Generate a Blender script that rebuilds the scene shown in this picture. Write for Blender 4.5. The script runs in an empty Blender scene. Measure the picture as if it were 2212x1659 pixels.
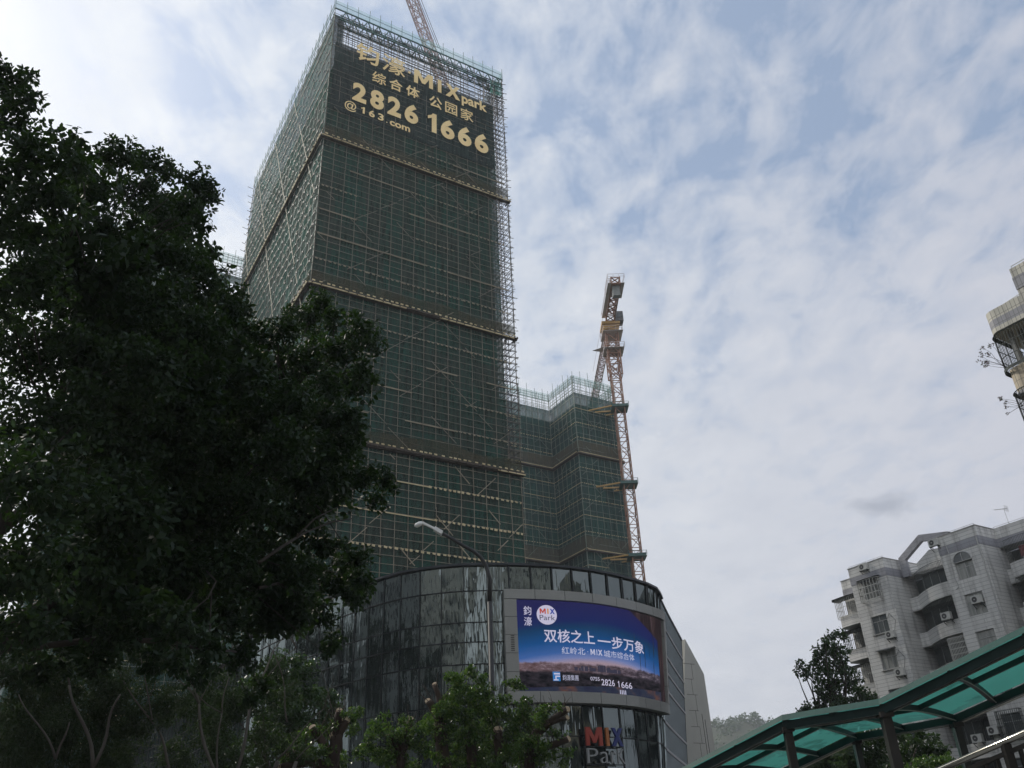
import bpy, math, random
import numpy as np
from mathutils import Vector, Matrix, noise as mnoise
R = math.radians
random.seed(7)
scene = bpy.context.scene
COL = scene.collection

# ------------------------------------------------------------------ camera geometry
FPX, CX, CY = 1853.0, 1106.0, 829.5          # measured on a 2212 px wide view of the photograph
CAM = Vector((0, 0, 1.6))
RT = Vector((0.99888654, -0.0471772, 0.0)).normalized()
FW = Vector((0.02306286, 0.48831171, 0.87236448)).normalized()
UP = Vector((-0.04115572, -0.87139313, 0.48885603)).normalized()

def at(px, py, D):
    """point on the line of sight through a photograph pixel at horizontal distance D (metres)"""
    d = Vector((px - CX, py - CY, FPX))
    x, y, z = d.dot(RT), d.dot(FW), d.dot(UP)
    k = D / math.hypot(x, y)
    return Vector((x * k, y * k, 1.6 + z * k))

def mpp(p):
    """metres per photograph pixel at point p"""
    return (p - CAM).length / FPX

# ------------------------------------------------------------------ mesh helpers
class MB:
    def __init__(s):
        s.v = []; s.f = []; s.uv = None
    def quad(s, a, b, c, d):
        n = len(s.v); s.v += [tuple(a), tuple(b), tuple(c), tuple(d)]; s.f.append((n, n+1, n+2, n+3))
    def poly(s, pts):
        n = len(s.v); s.v += [tuple(p) for p in pts]; s.f.append(tuple(range(n, n+len(pts))))
    def box(s, x0, x1, y0, y1, z0, z1):
        n = len(s.v)
        s.v += [(x0,y0,z0),(x1,y0,z0),(x1,y1,z0),(x0,y1,z0),(x0,y0,z1),(x1,y0,z1),(x1,y1,z1),(x0,y1,z1)]
        for f in ((0,3,2,1),(4,5,6,7),(0,1,5,4),(1,2,6,5),(2,3,7,6),(3,0,4,7)):
            s.f.append(tuple(n+i for i in f))
    def bar(s, p, q, w, h=None, up=(0,0,1)):
        """rectangular bar from p to q, w wide, h high"""
        p = Vector(p); q = Vector(q); h = h or w
        d = (q-p)
        if d.length < 1e-6: return
        d.normalize(); u = Vector(up)
        if abs(d.dot(u)) > .98: u = Vector((0,1,0)) if abs(d.y) < .9 else Vector((1,0,0))
        sx = d.cross(u).normalized()*w/2; sz = sx.cross(d).normalized()*h/2
        n = len(s.v)
        for c in (p, q):
            for a, b in ((-1,-1),(1,-1),(1,1),(-1,1)):
                s.v.append(tuple(c + a*sx + b*sz))
        for f in ((0,1,5,4),(1,2,6,5),(2,3,7,6),(3,0,4,7),(0,3,2,1),(4,5,6,7)):
            s.f.append(tuple(n+i for i in f))
    def tube(s, pts, r, k=8, cap=True):
        """round tube along points, radius number or list"""
        pts = [Vector(p) for p in pts]; n0 = len(s.v); m = len(pts)
        rr = r if isinstance(r, (list, tuple)) else [r]*m
        ref = None
        for i, p in enumerate(pts):
            d = (pts[min(i+1, m-1)] - pts[max(i-1, 0)]).normalized()
            if ref is None:
                ref = Vector((0,0,1)) if abs(d.z) < .9 else Vector((1,0,0))
            a = d.cross(ref).normalized(); b = a.cross(d).normalized(); ref = b
            for j in range(k):
                t = 2*math.pi*j/k
                s.v.append(tuple(p + (a*math.cos(t) + b*math.sin(t))*rr[i]))
        for i in range(m-1):
            for j in range(k):
                j2 = (j+1) % k
                s.f.append((n0+i*k+j, n0+i*k+j2, n0+(i+1)*k+j2, n0+(i+1)*k+j))
        if cap:
            s.f.append(tuple(n0+j for j in reversed(range(k))))
            s.f.append(tuple(n0+(m-1)*k+j for j in range(k)))
    def build(s, name, mat, parent=None, smooth=False, mats=None):
        me = bpy.data.meshes.new(name); me.from_pydata(s.v, [], s.f)
        me.materials.append(mat)
        if mats:
            for m in mats: me.materials.append(m)
        if smooth: me.shade_smooth()
        me.update()
        o = bpy.data.objects.new(name, me); COL.objects.link(o)
        if parent: o.parent = parent
        return o

def tag(o, label=None, cat=None, group=None, kind=None):
    if label: o['label'] = label
    if cat: o['category'] = cat
    if group: o['group'] = group
    if kind: o['kind'] = kind
    return o

def empty(name, loc, rz=0.0):
    o = bpy.data.objects.new(name, None); COL.objects.link(o)
    o.location = loc; o.rotation_euler = (0, 0, rz); o.empty_display_size = .3
    return o

def copy_tree(o, parent=None):
    kids = [c for c in bpy.data.objects if c.parent == o]
    c = o.copy(); COL.objects.link(c); c.parent = parent
    for k in kids: copy_tree(k, c)
    return c

# ------------------------------------------------------------------ material helpers
def new_mat(name):
    m = bpy.data.materials.new(name); m.use_nodes = True
    nt = m.node_tree; nt.nodes.clear()
    out = nt.nodes.new('ShaderNodeOutputMaterial')
    return m, nt, out

def N(nt, kind, **kw):
    n = nt.nodes.new(kind)
    ins = kw.pop('ins', {})
    for k, v in kw.items(): setattr(n, k, v)
    for k, v in ins.items():
        if hasattr(v, 'is_output') or isinstance(v, bpy.types.NodeSocket): nt.links.new(v, n.inputs[k])
        else: n.inputs[k].default_value = v
    return n

def M_(nt, op, a, b=None, c=None, clamp=False):
    n = nt.nodes.new('ShaderNodeMath'); n.operation = op; n.use_clamp = clamp
    for i, v in enumerate((a, b, c)):
        if v is None: continue
        if isinstance(v, bpy.types.NodeSocket): nt.links.new(v, n.inputs[i])
        else: n.inputs[i].default_value = v
    return n.outputs[0]

def MIX(nt, fac, a, b, blend='MIX'):
    n = nt.nodes.new('ShaderNodeMix'); n.data_type = 'RGBA'; n.blend_type = blend
    for i, v in ((0, fac), (6, a), (7, b)):
        if isinstance(v, bpy.types.NodeSocket): nt.links.new(v, n.inputs[i])
        else: n.inputs[i].default_value = v if i == 0 else (*v, 1)[:4]
    return n.outputs[2]

def RAMP(nt, fac, stops, interp='LINEAR'):
    n = nt.nodes.new('ShaderNodeValToRGB'); cr = n.color_ramp; cr.interpolation = interp
    while len(cr.elements) < len(stops): cr.elements.new(.5)
    for e, (p, c) in zip(cr.elements, stops):
        e.position = p; e.color = (*c, 1)[:4] if isinstance(c, tuple) else (c, c, c, 1)
    if isinstance(fac, bpy.types.NodeSocket): nt.links.new(fac, n.inputs[0])
    return n.outputs[0]

def coords(nt, scale=(1,1,1), kind='Object', rot=(0,0,0)):
    tc = nt.nodes.new('ShaderNodeTexCoord')
    mp = N(nt, 'ShaderNodeMapping'); mp.inputs['Scale'].default_value = scale; mp.inputs['Rotation'].default_value = rot
    nt.links.new(tc.outputs[kind], mp.inputs[0])
    return mp.outputs[0]

def NOISE(nt, vec, scale, detail=4, rough=.55, dist=0):
    n = N(nt, 'ShaderNodeTexNoise', ins={'Vector': vec, 'Scale': scale, 'Detail': detail, 'Roughness': rough, 'Distortion': dist})
    return n.outputs['Fac']

def simple(name, col, rough=.6, metal=0.0, var=.25, vscale=1.5, stretch=(1,1,1), bump=0.0, bscale=20, kind='Object', col2=None):
    """principled surface whose colour wanders between two tones through a noise, with optional bump"""
    m, nt, out = new_mat(name)
    v = coords(nt, stretch, kind)
    f = RAMP(nt, NOISE(nt, v, vscale, 6, .6), [(.3, 0.0), (.7, 1.0)])
    c2 = col2 or tuple(min(1, c*(1+var)) for c in col)
    c1 = col if col2 else tuple(c*(1-var) for c in col)
    c = MIX(nt, f, c1, c2)
    p = N(nt, 'ShaderNodeBsdfPrincipled', ins={'Base Color': c, 'Roughness': rough, 'Metallic': metal})
    if bump:
        b = N(nt, 'ShaderNodeBump', ins={'Height': NOISE(nt, v, bscale, 4), 'Strength': bump, 'Distance': .02})
        nt.links.new(b.outputs[0], p.inputs['Normal'])
    nt.links.new(p.outputs[0], out.inputs[0])
    return m
# ------------------------------------------------------------------ camera
cam = bpy.data.cameras.new('camera'); camo = bpy.data.objects.new('camera', cam); COL.objects.link(camo)
cam.sensor_width = 36; cam.lens = FPX/2212*36; cam.clip_start = .1; cam.clip_end = 6000
rt = RT; fwd = Vector((0, 0, 0))
# camera axes in world space: columns are image right, image up, backwards
cr_ = Vector((RT[0], FW[0], UP[0])); cd_ = Vector((RT[1], FW[1], UP[1])); cf_ = Vector((RT[2], FW[2], UP[2]))
m3 = Matrix((cr_, -cd_, -cf_)).transposed()
camo.matrix_world = Matrix.Translation(CAM) @ m3.to_4x4()
scene.camera = camo

# ------------------------------------------------------------------ sun and sky
SUN_AZ, SUN_EL = -56.0, 40.0
sd = Vector((math.sin(R(SUN_AZ))*math.cos(R(SUN_EL)), math.cos(R(SUN_AZ))*math.cos(R(SUN_EL)), math.sin(R(SUN_EL))))
sl = bpy.data.lights.new('sun', 'SUN'); sl.energy = 2.2; sl.angle = R(4); sl.color = (1, .94, .84)
so = bpy.data.objects.new('sun', sl); COL.objects.link(so)
so.rotation_euler = sd.to_track_quat('Z', 'Y').to_euler(); so.location = (0, 0, 200)

world = bpy.data.worlds.new('World'); scene.world = world; world.use_nodes = True
nt = world.node_tree; nt.nodes.clear()
wout = nt.nodes.new('ShaderNodeOutputWorld'); bg = nt.nodes.new('ShaderNodeBackground'); bg.inputs[1].default_value = .113
nt.links.new(bg.outputs[0], wout.inputs[0])
sky = nt.nodes.new('ShaderNodeTexSky'); sky.sky_type = 'NISHITA'; sky.sun_disc = False
sky.sun_elevation = R(SUN_EL); sky.sun_rotation = R(SUN_AZ); sky.air_density = 1.0; sky.dust_density = 1.5; sky.ozone_density = 1.5
tc = nt.nodes.new('ShaderNodeTexCoord'); sep = nt.nodes.new('ShaderNodeSeparateXYZ'); nt.links.new(tc.outputs['Generated'], sep.inputs[0])
X, Y, Z = sep.outputs
zc = M_(nt, 'MAXIMUM', Z, 0.03); zz = M_(nt, 'ADD', zc, .10)
u = M_(nt, 'DIVIDE', X, zz); v = M_(nt, 'DIVIDE', Y, zz)
comb = nt.nodes.new('ShaderNodeCombineXYZ'); nt.links.new(u, comb.inputs[0]); nt.links.new(v, comb.inputs[1])
mp = N(nt, 'ShaderNodeMapping', ins={'Vector': comb.outputs[0], 'Rotation': (0, 0, R(6)), 'Scale': (1.0, .66, 1), 'Location': (3.1, 1.7, 0)})
n1 = NOISE(nt, mp.outputs[0], 10.5, 9, .58, .25)
n2 = NOISE(nt, mp.outputs[0], 1.6, 4, .5, 0)
dens = M_(nt, 'ADD', M_(nt, 'MULTIPLY', n1, .78), M_(nt, 'MULTIPLY', n2, .36))
# more cover low down: thin stratus towards the horizon
low = M_(nt, 'SUBTRACT', 1, M_(nt, 'DIVIDE', zc, .72), clamp=True)
dens = M_(nt, 'ADD', dens, M_(nt, 'MULTIPLY', low, .44))
dot = N(nt, 'ShaderNodeVectorMath', operation='DOT_PRODUCT', ins={0: tc.outputs['Generated'], 1: tuple(sd)}).outputs['Value']
dp = M_(nt, 'MAXIMUM', dot, 0)
glow = M_(nt, 'POWER', dp, 5)
dens = M_(nt, 'ADD', dens, M_(nt, 'MULTIPLY', glow, .05))
cover = RAMP(nt, dens, [(.50, 0.0), (.57, .34), (.67, .74), (.82, 1.0)])
base = MIX(nt, .62, sky.outputs[0], (3.65, 4.6, 6.2))
grain = NOISE(nt, mp.outputs[0], 5.5, 8, .6, .1)
cl = MIX(nt, RAMP(nt, grain, [(.3, 0.0), (.7, 1.0)]), (5.6, 6.0, 6.7), (6.7, 7.0, 7.5))
# a little lavender away from the sun
cool = M_(nt, 'MULTIPLY', M_(nt, 'MAXIMUM', X, 0), 1.5, clamp=True)
cl = MIX(nt, cool, cl, (5.1, 5.25, 5.95))
front = M_(nt, 'MULTIPLY', M_(nt, 'MAXIMUM', M_(nt, 'MULTIPLY', Y, -1), 0), 1.1, clamp=True)      # added: cloud behind the camera brightened to lift light on surfaces facing it
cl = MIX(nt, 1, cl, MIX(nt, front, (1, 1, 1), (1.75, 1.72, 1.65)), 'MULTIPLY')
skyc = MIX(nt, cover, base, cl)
wd = (at(1920, 1098, 100)-CAM).normalized()                     # one low dark wisp of cloud
wv = N(nt, 'ShaderNodeVectorMath', operation='SUBTRACT', ins={0: tc.outputs['Generated'], 1: tuple(wd)})
wm = N(nt, 'ShaderNodeMapping', ins={'Vector': wv.outputs[0], 'Scale': (8.5, 8.5, 20)})
wl = N(nt, 'ShaderNodeVectorMath', operation='LENGTH', ins={0: wm.outputs[0]}).outputs['Value']
wn = NOISE(nt, wm.outputs[0], 1.4, 6, .6)
wf = RAMP(nt, M_(nt, 'ADD', wl, M_(nt, 'MULTIPLY', wn, 1.3)), [(.70, .85), (1.35, 0.0)])
skyc = MIX(nt, wf, skyc, (3.6, 3.9, 4.6))
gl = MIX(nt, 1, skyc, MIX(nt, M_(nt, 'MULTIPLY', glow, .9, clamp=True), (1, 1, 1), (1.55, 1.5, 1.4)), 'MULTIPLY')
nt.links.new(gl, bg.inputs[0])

scene.view_settings.view_transform = 'Standard'; scene.view_settings.look = 'None'
scene.view_settings.gamma = 1; scene.view_settings.exposure = 0.0
scene.cycles.max_bounces = 6; scene.cycles.transparent_max_bounces = 24
scene.cycles.caustics_reflective = False; scene.cycles.caustics_refractive = False
# ------------------------------------------------------------------ scaffolded towers
def net_mat(name, c1, c2, c3, alpha=.86, vs=1.0):
    """debris netting: stretched panels of slightly different cloth, weathered in vertical streaks, a little see-through"""
    m, nt, out = new_mat(name)
    tcn = nt.nodes.new('ShaderNodeTexCoord'); s = nt.nodes.new('ShaderNodeSeparateXYZ'); nt.links.new(tcn.outputs['Object'], s.inputs[0])
    h = M_(nt, 'ADD', s.outputs[0], s.outputs[1])
    cc = nt.nodes.new('ShaderNodeCombineXYZ'); nt.links.new(h, cc.inputs[0]); nt.links.new(s.outputs[2], cc.inputs[1])
    # cloth panels 1.8 x 6.3 m with their own tint
    br = N(nt, 'ShaderNodeTexBrick', offset=.5, ins={'Vector': cc.outputs[0], 'Scale': 1.0, 'Brick Width': 1.9, 'Row Height': 3.17, 'Mortar Size': .02,
            'Color1': (0, 0, 0, 1), 'Color2': (1, 1, 1, 1), 'Mortar': (.2, .2, .2, 1), 'Bias': 0.0})
    st = N(nt, 'ShaderNodeMapping', ins={'Vector': cc.outputs[0], 'Scale': (2.2*vs, .22, 1)})
    streak = NOISE(nt, st.outputs[0], 1.6, 6, .65)
    big = NOISE(nt, cc.outputs[0], .16, 5, .6)
    f1 = RAMP(nt, M_(nt, 'ADD', M_(nt, 'MULTIPLY', streak, .6), M_(nt, 'MULTIPLY', big, .4)), [(.38, 0.0), (.64, 1.0)])
    a = MIX(nt, f1, c1, c2)
    f2 = RAMP(nt, M_(nt, 'ADD', M_(nt, 'MULTIPLY', br.outputs[0], .35), NOISE(nt, st.outputs[0], .9, 4, .6)), [(.55, 0.0), (.9, .8)])
    col = MIX(nt, f2, a, c3)
    weave = NOISE(nt, cc.outputs[0], 9, 3, .7)
    col = MIX(nt, RAMP(nt, weave, [(.35, .35), (.6, 0.0)]), col, (.02, .025, .028))
    d = N(nt, 'ShaderNodeBsdfDiffuse', ins={'Color': col}); t = N(nt, 'ShaderNodeBsdfTranslucent', ins={'Color': col})
    b = N(nt, 'ShaderNodeBump', ins={'Height': streak, 'Strength': .8, 'Distance': .15}); nt.links.new(b.outputs[0], d.inputs['Normal'])
    mx = N(nt, 'ShaderNodeMixShader', ins={0: .12, 1: d.outputs[0], 2: t.outputs[0]})
    tr = N(nt, 'ShaderNodeBsdfTransparent')
    al = RAMP(nt, M_(nt, 'ADD', M_(nt, 'MULTIPLY', weave, .5), M_(nt, 'MULTIPLY', streak, .5)), [(.35, max(0, alpha-.22)), (.6, min(1, alpha+.06))])
    mo = nt.nodes.new('ShaderNodeMixShader'); nt.links.new(al, mo.inputs[0]); nt.links.new(tr.outputs[0], mo.inputs[1]); nt.links.new(mx.outputs[0], mo.inputs[2])
    nt.links.new(mo.outputs[0], out.inputs[0])
    return m

def veil_mat(name, col, alpha):
    m, nt, out = new_mat(name)
    v = coords(nt, (1, 1, 1))
    n = NOISE(nt, v, .9, 5, .6)
    d = N(nt, 'ShaderNodeBsdfDiffuse', ins={'Color': (*col, 1)}); t = N(nt, 'ShaderNodeBsdfTranslucent', ins={'Color': (*col, 1)})
    mx = N(nt, 'ShaderNodeMixShader', ins={0: .5, 1: d.outputs[0], 2: t.outputs[0]})
    tr = N(nt, 'ShaderNodeBsdfTransparent')
    mo = nt.nodes.new('ShaderNodeMixShader'); nt.links.new(RAMP(nt, n, [(.3, alpha-.1), (.7, alpha+.1)]), mo.inputs[0])
    nt.links.new(tr.outputs[0], mo.inputs[1]); nt.links.new(mx.outputs[0], mo.inputs[2]); nt.links.new(mo.outputs[0], out.inputs[0])
    return m

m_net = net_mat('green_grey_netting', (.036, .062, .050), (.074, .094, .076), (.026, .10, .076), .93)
m_net_side = net_mat('dusty_sunlit_side_netting', (.135, .175, .150), (.22, .235, .205), (.10, .24, .19), .97, 1.4)  # dusty cloth made paler still: sunlight on this face put into its colour
m_net_far = net_mat('teal_netting', (.032, .082, .074), (.062, .108, .094), (.035, .12, .10), .94)
m_net_dark = net_mat('dark_backing_netting', (.030, .044, .042), (.060, .072, .067), (.04, .068, .062), .97)
m_tarp = net_mat('brown_tarpaulin', (.075, .072, .048), (.135, .12, .08), (.06, .085, .06), .75)
m_tarp_far = net_mat('faded_brown_tarpaulin', (.085, .085, .06), (.14, .125, .085), (.10, .11, .09), .96)
m_veil = veil_mat('pale_green_mesh', (.32, .55, .52), .36)
m_veil2 = veil_mat('green_mesh', (.20, .55, .46), .5)
m_pole = simple('rusty_scaffold_tube', (.20, .17, .12), .6, .2, col2=(.42, .36, .26), vscale=.8)
m_pole_low = simple('tan_scaffold_tube', (.13, .115, .085), .6, .1, col2=(.32, .27, .20), vscale=.8)
m_pole_mid = simple('dusty_scaffold_tube', (.11, .10, .08), .6, .2, col2=(.25, .22, .17), vscale=.8)
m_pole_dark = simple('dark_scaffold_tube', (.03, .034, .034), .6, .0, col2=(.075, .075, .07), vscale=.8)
m_pole_lt = simple('pale_bamboo', (.50, .44, .33), .7, col2=(.72, .66, .52), vscale=.6)
m_pole_green = simple('green_painted_tube', (.045, .11, .10), .6, .0, col2=(.09, .18, .16), vscale=.8)
m_board = simple('timber_walkway_boards', (.42, .33, .18), .7, col2=(.66, .55, .33), vscale=.7)
m_board_dim = simple('weathered_walkway_boards', (.20, .165, .11), .7, col2=(.36, .31, .21), vscale=.7)
m_side_board = simple('side_walkway_ends', (.22, .215, .17), .7, col2=(.40, .38, .30), vscale=.6)
m_beam = simple('dark_cantilever_steel', (.045, .035, .03), .7, .2, col2=(.10, .08, .06), vscale=1)
m_conc = simple('raw_concrete', (.16, .16, .155), .85, col2=(.27, .265, .25), vscale=.4, bump=.3, bscale=6)
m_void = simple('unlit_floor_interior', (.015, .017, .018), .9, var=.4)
m_gold = simple('gold_sign_cloth', (.84, .62, .29), .75, col2=(.92, .72, .37), vscale=.5)

def face_xy(side, W, Dp, off):
    """returns f(a, z, out): point on a tower face; a runs along the face, out is the stand-off from the scaffold line"""
    if side == 'front': return lambda a, z, o=0: (a, -o - off, z)
    if side == 'left':  return lambda a, z, o=0: (-o - off, a, z)
    if side == 'right': return lambda a, z, o=0: (W + o + off, a, z)
    if side == 'back':  return lambda a, z, o=0: (a, Dp + o + off, z)

def net_sheet(fn, a0, a1, z0, z1, amp=.05, da=.45, dz=.8, seed=0, out=0):
    mb = MB(); na = max(2, int((a1-a0)/da)); nz = max(2, int((z1-z0)/dz)); rnd = random.Random(seed)
    ph = [rnd.random()*6 for _ in range(na+1)]
    for i in range(na+1):
        for j in range(nz+1):
            a = a0+(a1-a0)*i/na; z = z0+(z1-z0)*j/nz
            w = mnoise.noise(Vector((a*1.3+seed, z*.28, seed*3.1)))*amp*1.6 + rnd.uniform(-.35, .35)*amp
            mb.v.append(fn(a, z, out - .09 + w))
    for i in range(na):
        for j in range(nz):
            n = i*(nz+1)+j; mb.f.append((n, n+nz+1, n+nz+2, n+1))
    return mb

def pole_grid(fn, a0, a1, z0, z1, da, dz, w, seed=0, out=0.0, jit=.03, breaks=.0):
    """standards and ledgers of a scaffold face"""
    mb = MB(); rnd = random.Random(seed)
    n = max(1, round((a1-a0)/da))
    for i in range(n+1):
        a = a0+(a1-a0)*i/n + rnd.uniform(-jit, jit)*2
        z = z0 - rnd.uniform(0, .5)
        while z < z1-.2:
            ze = min(z+rnd.choice((3.2, 4.8, 6.3)), z1)
            o = out+rnd.uniform(-.03, .05)
            if rnd.random() > breaks: mb.bar(fn(a+rnd.uniform(-jit, jit), z, o), fn(a+rnd.uniform(-jit, jit), ze+.15, o), w)
            z = ze
    k = int((z1-z0)/dz)
    for j in range(k+1):
        z = z0+j*dz+rnd.uniform(-.03, .03); a = a0-.25*rnd.random()
        while a < a1:
            ae = min(a+rnd.choice((3.0, 4.5, 6.0)), a1+.3*rnd.random())
            o = out+.05+rnd.uniform(-.03, .03); dzz = rnd.uniform(-.03, .03)
            if rnd.random() > breaks: mb.bar(fn(a, z+dzz, o), fn(ae+.1, z-dzz, o), w*.8)
            a = ae
            if a >= a1-.05: break
    return mb

def boards(fn, a0, a1, zs, seed, dens=.85, out=.1, l=(.22, .32), step=.5, h=.16):
    """walkway boards: short striped toe pieces running along every lift"""
    rows = []; rnd = random.Random(seed)
    for z in zs:
        mb = MB(); rows.append(mb)
        a = a0; on = rnd.random() < dens
        while a < a1:
            run = rnd.uniform(2.5, 8)
            if rnd.random() < dens:
                b = a
                while b < min(a+run, a1):
                    ll = rnd.uniform(*l); 
                    p = fn(b, z+rnd.uniform(-.02, .02), out+rnd.uniform(0, .06)); q = fn(min(b+ll, a1), z+rnd.uniform(-.02, .02)-.04, out+.03)
                    mb.bar(p, q, .05, h*rnd.uniform(.7, 1.1)); b += step*rnd.uniform(.85, 1.2)
            elif rnd.random() < .6:
                mb.bar(fn(a, z, out), fn(min(a+run, a1), z-.03, out), .05, .09)
            a += run
    return [m for m in rows if m.v]

def braces(fn, a0, a1, z0, z1, pitch, slope, w, seed, cover=.6, both=True, out=.16):
    """long diagonal bracing poles, threaded in and out of the netting"""
    out_ = []; rnd = random.Random(seed); H = z1-z0; W = a1-a0
    for sg in ((1, -1) if both else (1,)):
        s = -H/slope
        while s < W+H/slope:
            # line a = a0 + s + sg*(z-z0)/slope
            st = s; mb = MB(); out_.append(mb)
            z = z0
            while z < z1:
                L = rnd.uniform(.8, 2.6); ze = min(z+L, z1)
                aa = a0+st+(sg*(z-z0)/slope); ab = a0+st+(sg*(ze-z0)/slope)
                if min(aa, ab) > a0-.3 and max(aa, ab) < a1+.3 and rnd.random() < cover:
                    mb.bar(fn(aa, z, out), fn(ab, ze-.15, out+rnd.uniform(-.03, .03)), w)
                z = ze+rnd.uniform(0, .3)
            s += pitch
    return [m for m in out_ if m.v]

def build_all(lst, name, mat, parent):
    for m in lst: m.build(name, mat, parent)

def platform(W, Dp, z, sides, h=2.3, seed=0, tarp=m_tarp, parent=None, xr=None):
    """cantilever level: dark steel needles, a timber edge beam and a skirt of brown tarpaulin above"""
    rnd = random.Random(seed)
    for sd_ in sides:
        sk, bm, ed = MB(), MB(), MB(); fn = face_xy(sd_, W, Dp, 0); L = (xr or W) if sd_ in ('front', 'back') else Dp
        n = int(L/.5)
        for i in range(n):
            a, b = L*i/n, L*(i+1)/n; t = z+h*(.78+.3*mnoise.noise(Vector((i*.13, z, 0))))
            sk.quad(fn(a, z+.35, .16), fn(b, z+.35, .16), fn(b, t, .10), fn(a, t, .10))
            sk.quad(fn(a, z-.02, .42), fn(b, z-.02, .42), fn(b, z+.36, .17), fn(a, z+.36, .17))
        k = int(L/.9)
        for i in range(k+1):
            a = L*i/k
            bm.bar(fn(a, z-.22, -.6), fn(a, z-.22, .45+rnd.uniform(0, .25)), .10, .18)
        bm.bar(fn(-.2, z-.14, .35), fn(L+.2, z-.14, .35), .14, .13)
        bm.bar(fn(-.2, z-.25, .1), fn(L+.2, z-.25, .1), .3, .12)
        a = -.3
        while a < L:
            e = a+rnd.uniform(2.5, 5)
            if rnd.random() < .8: ed.bar(fn(a, z-.28, .47), fn(min(e, L+.2), z-.28, .47), .09, .11)
            a = e
        # ragged toe boards at the lip
        a = 0
        while a < L:
            ed.bar(fn(a, z+.06, .47), fn(a+.3, z+.04, .47), .05, .15*rnd.uniform(.5, 1.1)); a += rnd.uniform(.45, .8)
        root = empty('catch_platform', (0, 0, 0)); root.parent = parent
        sk.build('tarpaulin_skirt', tarp, root); bm.build('steel_needles', m_beam, root); ed.build('edge_boards', m_board, root)
    return root

def lattice(mb, p0, p1, w, bay, r, up=(0, 0, 1), tri=False, w1=None, xb=True):
    """square or triangular lattice girder from p0 to p1"""
    p0, p1 = Vector(p0), Vector(p1); d = p1-p0; L = d.length; d.normalize(); u_ = Vector(up)
    if abs(d.dot(u_)) > .95: u_ = Vector((math.cos(.54), math.sin(.54), 0))
    sx = d.cross(u_).normalized(); sz = sx.cross(d).normalized(); n = max(1, round(L/bay)); w1 = w1 or w
    cs = ((-1, -1), (1, -1), (0, 1)) if tri else ((-1, -1), (1, -1), (1, 1), (-1, 1))
    def P(k, i):
        ww = w+(w1-w)*i/n
        return p0+d*(L*i/n)+(sx*cs[k][0]+sz*cs[k][1])*ww/2
    m = len(cs)
    for k in range(m):
        mb.bar(P(k, 0), P(k, n), r*1.7)
        for i in range(n):
            k2 = (k+1) % m
            mb.bar(P(k, i), P(k2, i), r)
            if (i+k) % 2 or xb: mb.bar(P(k, i), P(k2, i+1), r)
            if (i+k) % 2 == 0: mb.bar(P(k2, i), P(k, i+1), r)
    for k in range(m): mb.bar(P(k, n), P((k+1) % m, n), r)

ROTA = R(31.5)
LA = Vector((70*math.sin(R(-15.8)), 70*math.cos(R(-15.8)), 0))
W_A, D_A, Z_CORE = 22.95, 34.8, 85.6
tower = empty('scaffolded_tower', LA, ROTA)
tag(tower, 'tallest netted tower under construction, gold lettering near its top', 'tower')

FLR = 3.17
def core(W0, W1, D0, D1, ztop, parent, roofy=True, fl=FLR):
    mb, vd = MB(), MB()
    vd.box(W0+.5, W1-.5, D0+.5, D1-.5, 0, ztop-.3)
    z = 0
    while z < ztop:
        mb.box(W0, W1, D0, D1, z, z+.62); z += fl
    x = W0
    n = 5
    for i in range(n+1):
        xx = W0+(W1-W0-.9)*i/n
        mb.box(xx, xx+.9, D0-.004, D0+.6, 0, ztop); mb.box(xx, xx+.9, D1-.6, D1+.004, 0, ztop)
    for i in range(7):
        yy = D0+(D1-D0-.9)*i/6
        mb.box(W0-.004, W0+.6, yy, yy+.9, 0, ztop); mb.box(W1-.6, W1+.004, yy, yy+.9, 0, ztop)
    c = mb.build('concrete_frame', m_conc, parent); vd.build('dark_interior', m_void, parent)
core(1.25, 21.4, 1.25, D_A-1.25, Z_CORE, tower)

ff = face_xy('front', W_A, D_A, 0); fl_ = face_xy('left', W_A, D_A, 0); fr_ = face_xy('right', W_A, D_A, 0); fb_ = face_xy('back', W_A, D_A, 0)
net_sheet(ff, 0, 21.5, 35.5, 86.2, seed=1).build('front_netting', m_net, tower)
net_sheet(ff, 0, 22.9, 8, 35.5, seed=2, amp=.06).build('front_netting', m_net, tower)
net_sheet(ff, 0, 1.25, 86.2, 91.0, seed=3).build('front_netting', m_net_dark, tower)
net_sheet(ff, 21.2, 22.9, 89.0, 91.6, seed=3).build('front_netting', m_veil2, tower)
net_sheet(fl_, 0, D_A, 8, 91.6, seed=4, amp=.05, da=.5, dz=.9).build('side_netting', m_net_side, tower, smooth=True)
net_sheet(fb_, 0, W_A, 8, 84, seed=5).build('back_netting', m_net, tower)
net_sheet(fr_, 3.5, D_A, 8, 86, seed=6, out=-1.35).build('side_netting', m_net, tower)

# scaffolding tubes
pole_grid(ff, 0, 22.9, 35.8, 92.2, 1.35, FLR/4, .050, 11, .03).build('front_scaffold', m_pole_mid, tower)
pole_grid(ff, 0, 22.9, 12, 35.4, 1.35, FLR/4, .05, 12, .03).build('front_scaffold', m_pole_low, tower)
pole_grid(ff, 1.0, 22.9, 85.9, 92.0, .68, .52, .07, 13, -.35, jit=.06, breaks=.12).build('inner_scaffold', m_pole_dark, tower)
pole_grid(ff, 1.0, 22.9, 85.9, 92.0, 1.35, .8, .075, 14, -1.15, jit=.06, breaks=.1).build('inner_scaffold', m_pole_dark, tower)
pole_grid(fl_, 0, D_A, 12, 92.2, 1.5, FLR/2, .055, 15, .02).build('side_scaffold', m_pole_green, tower)
pole_grid(fr_, 0, D_A, 35, 92.2, 1.35, FLR/4, .06, 16, 0, jit=.04).build('end_scaffold', m_pole_dark, tower)
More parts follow.
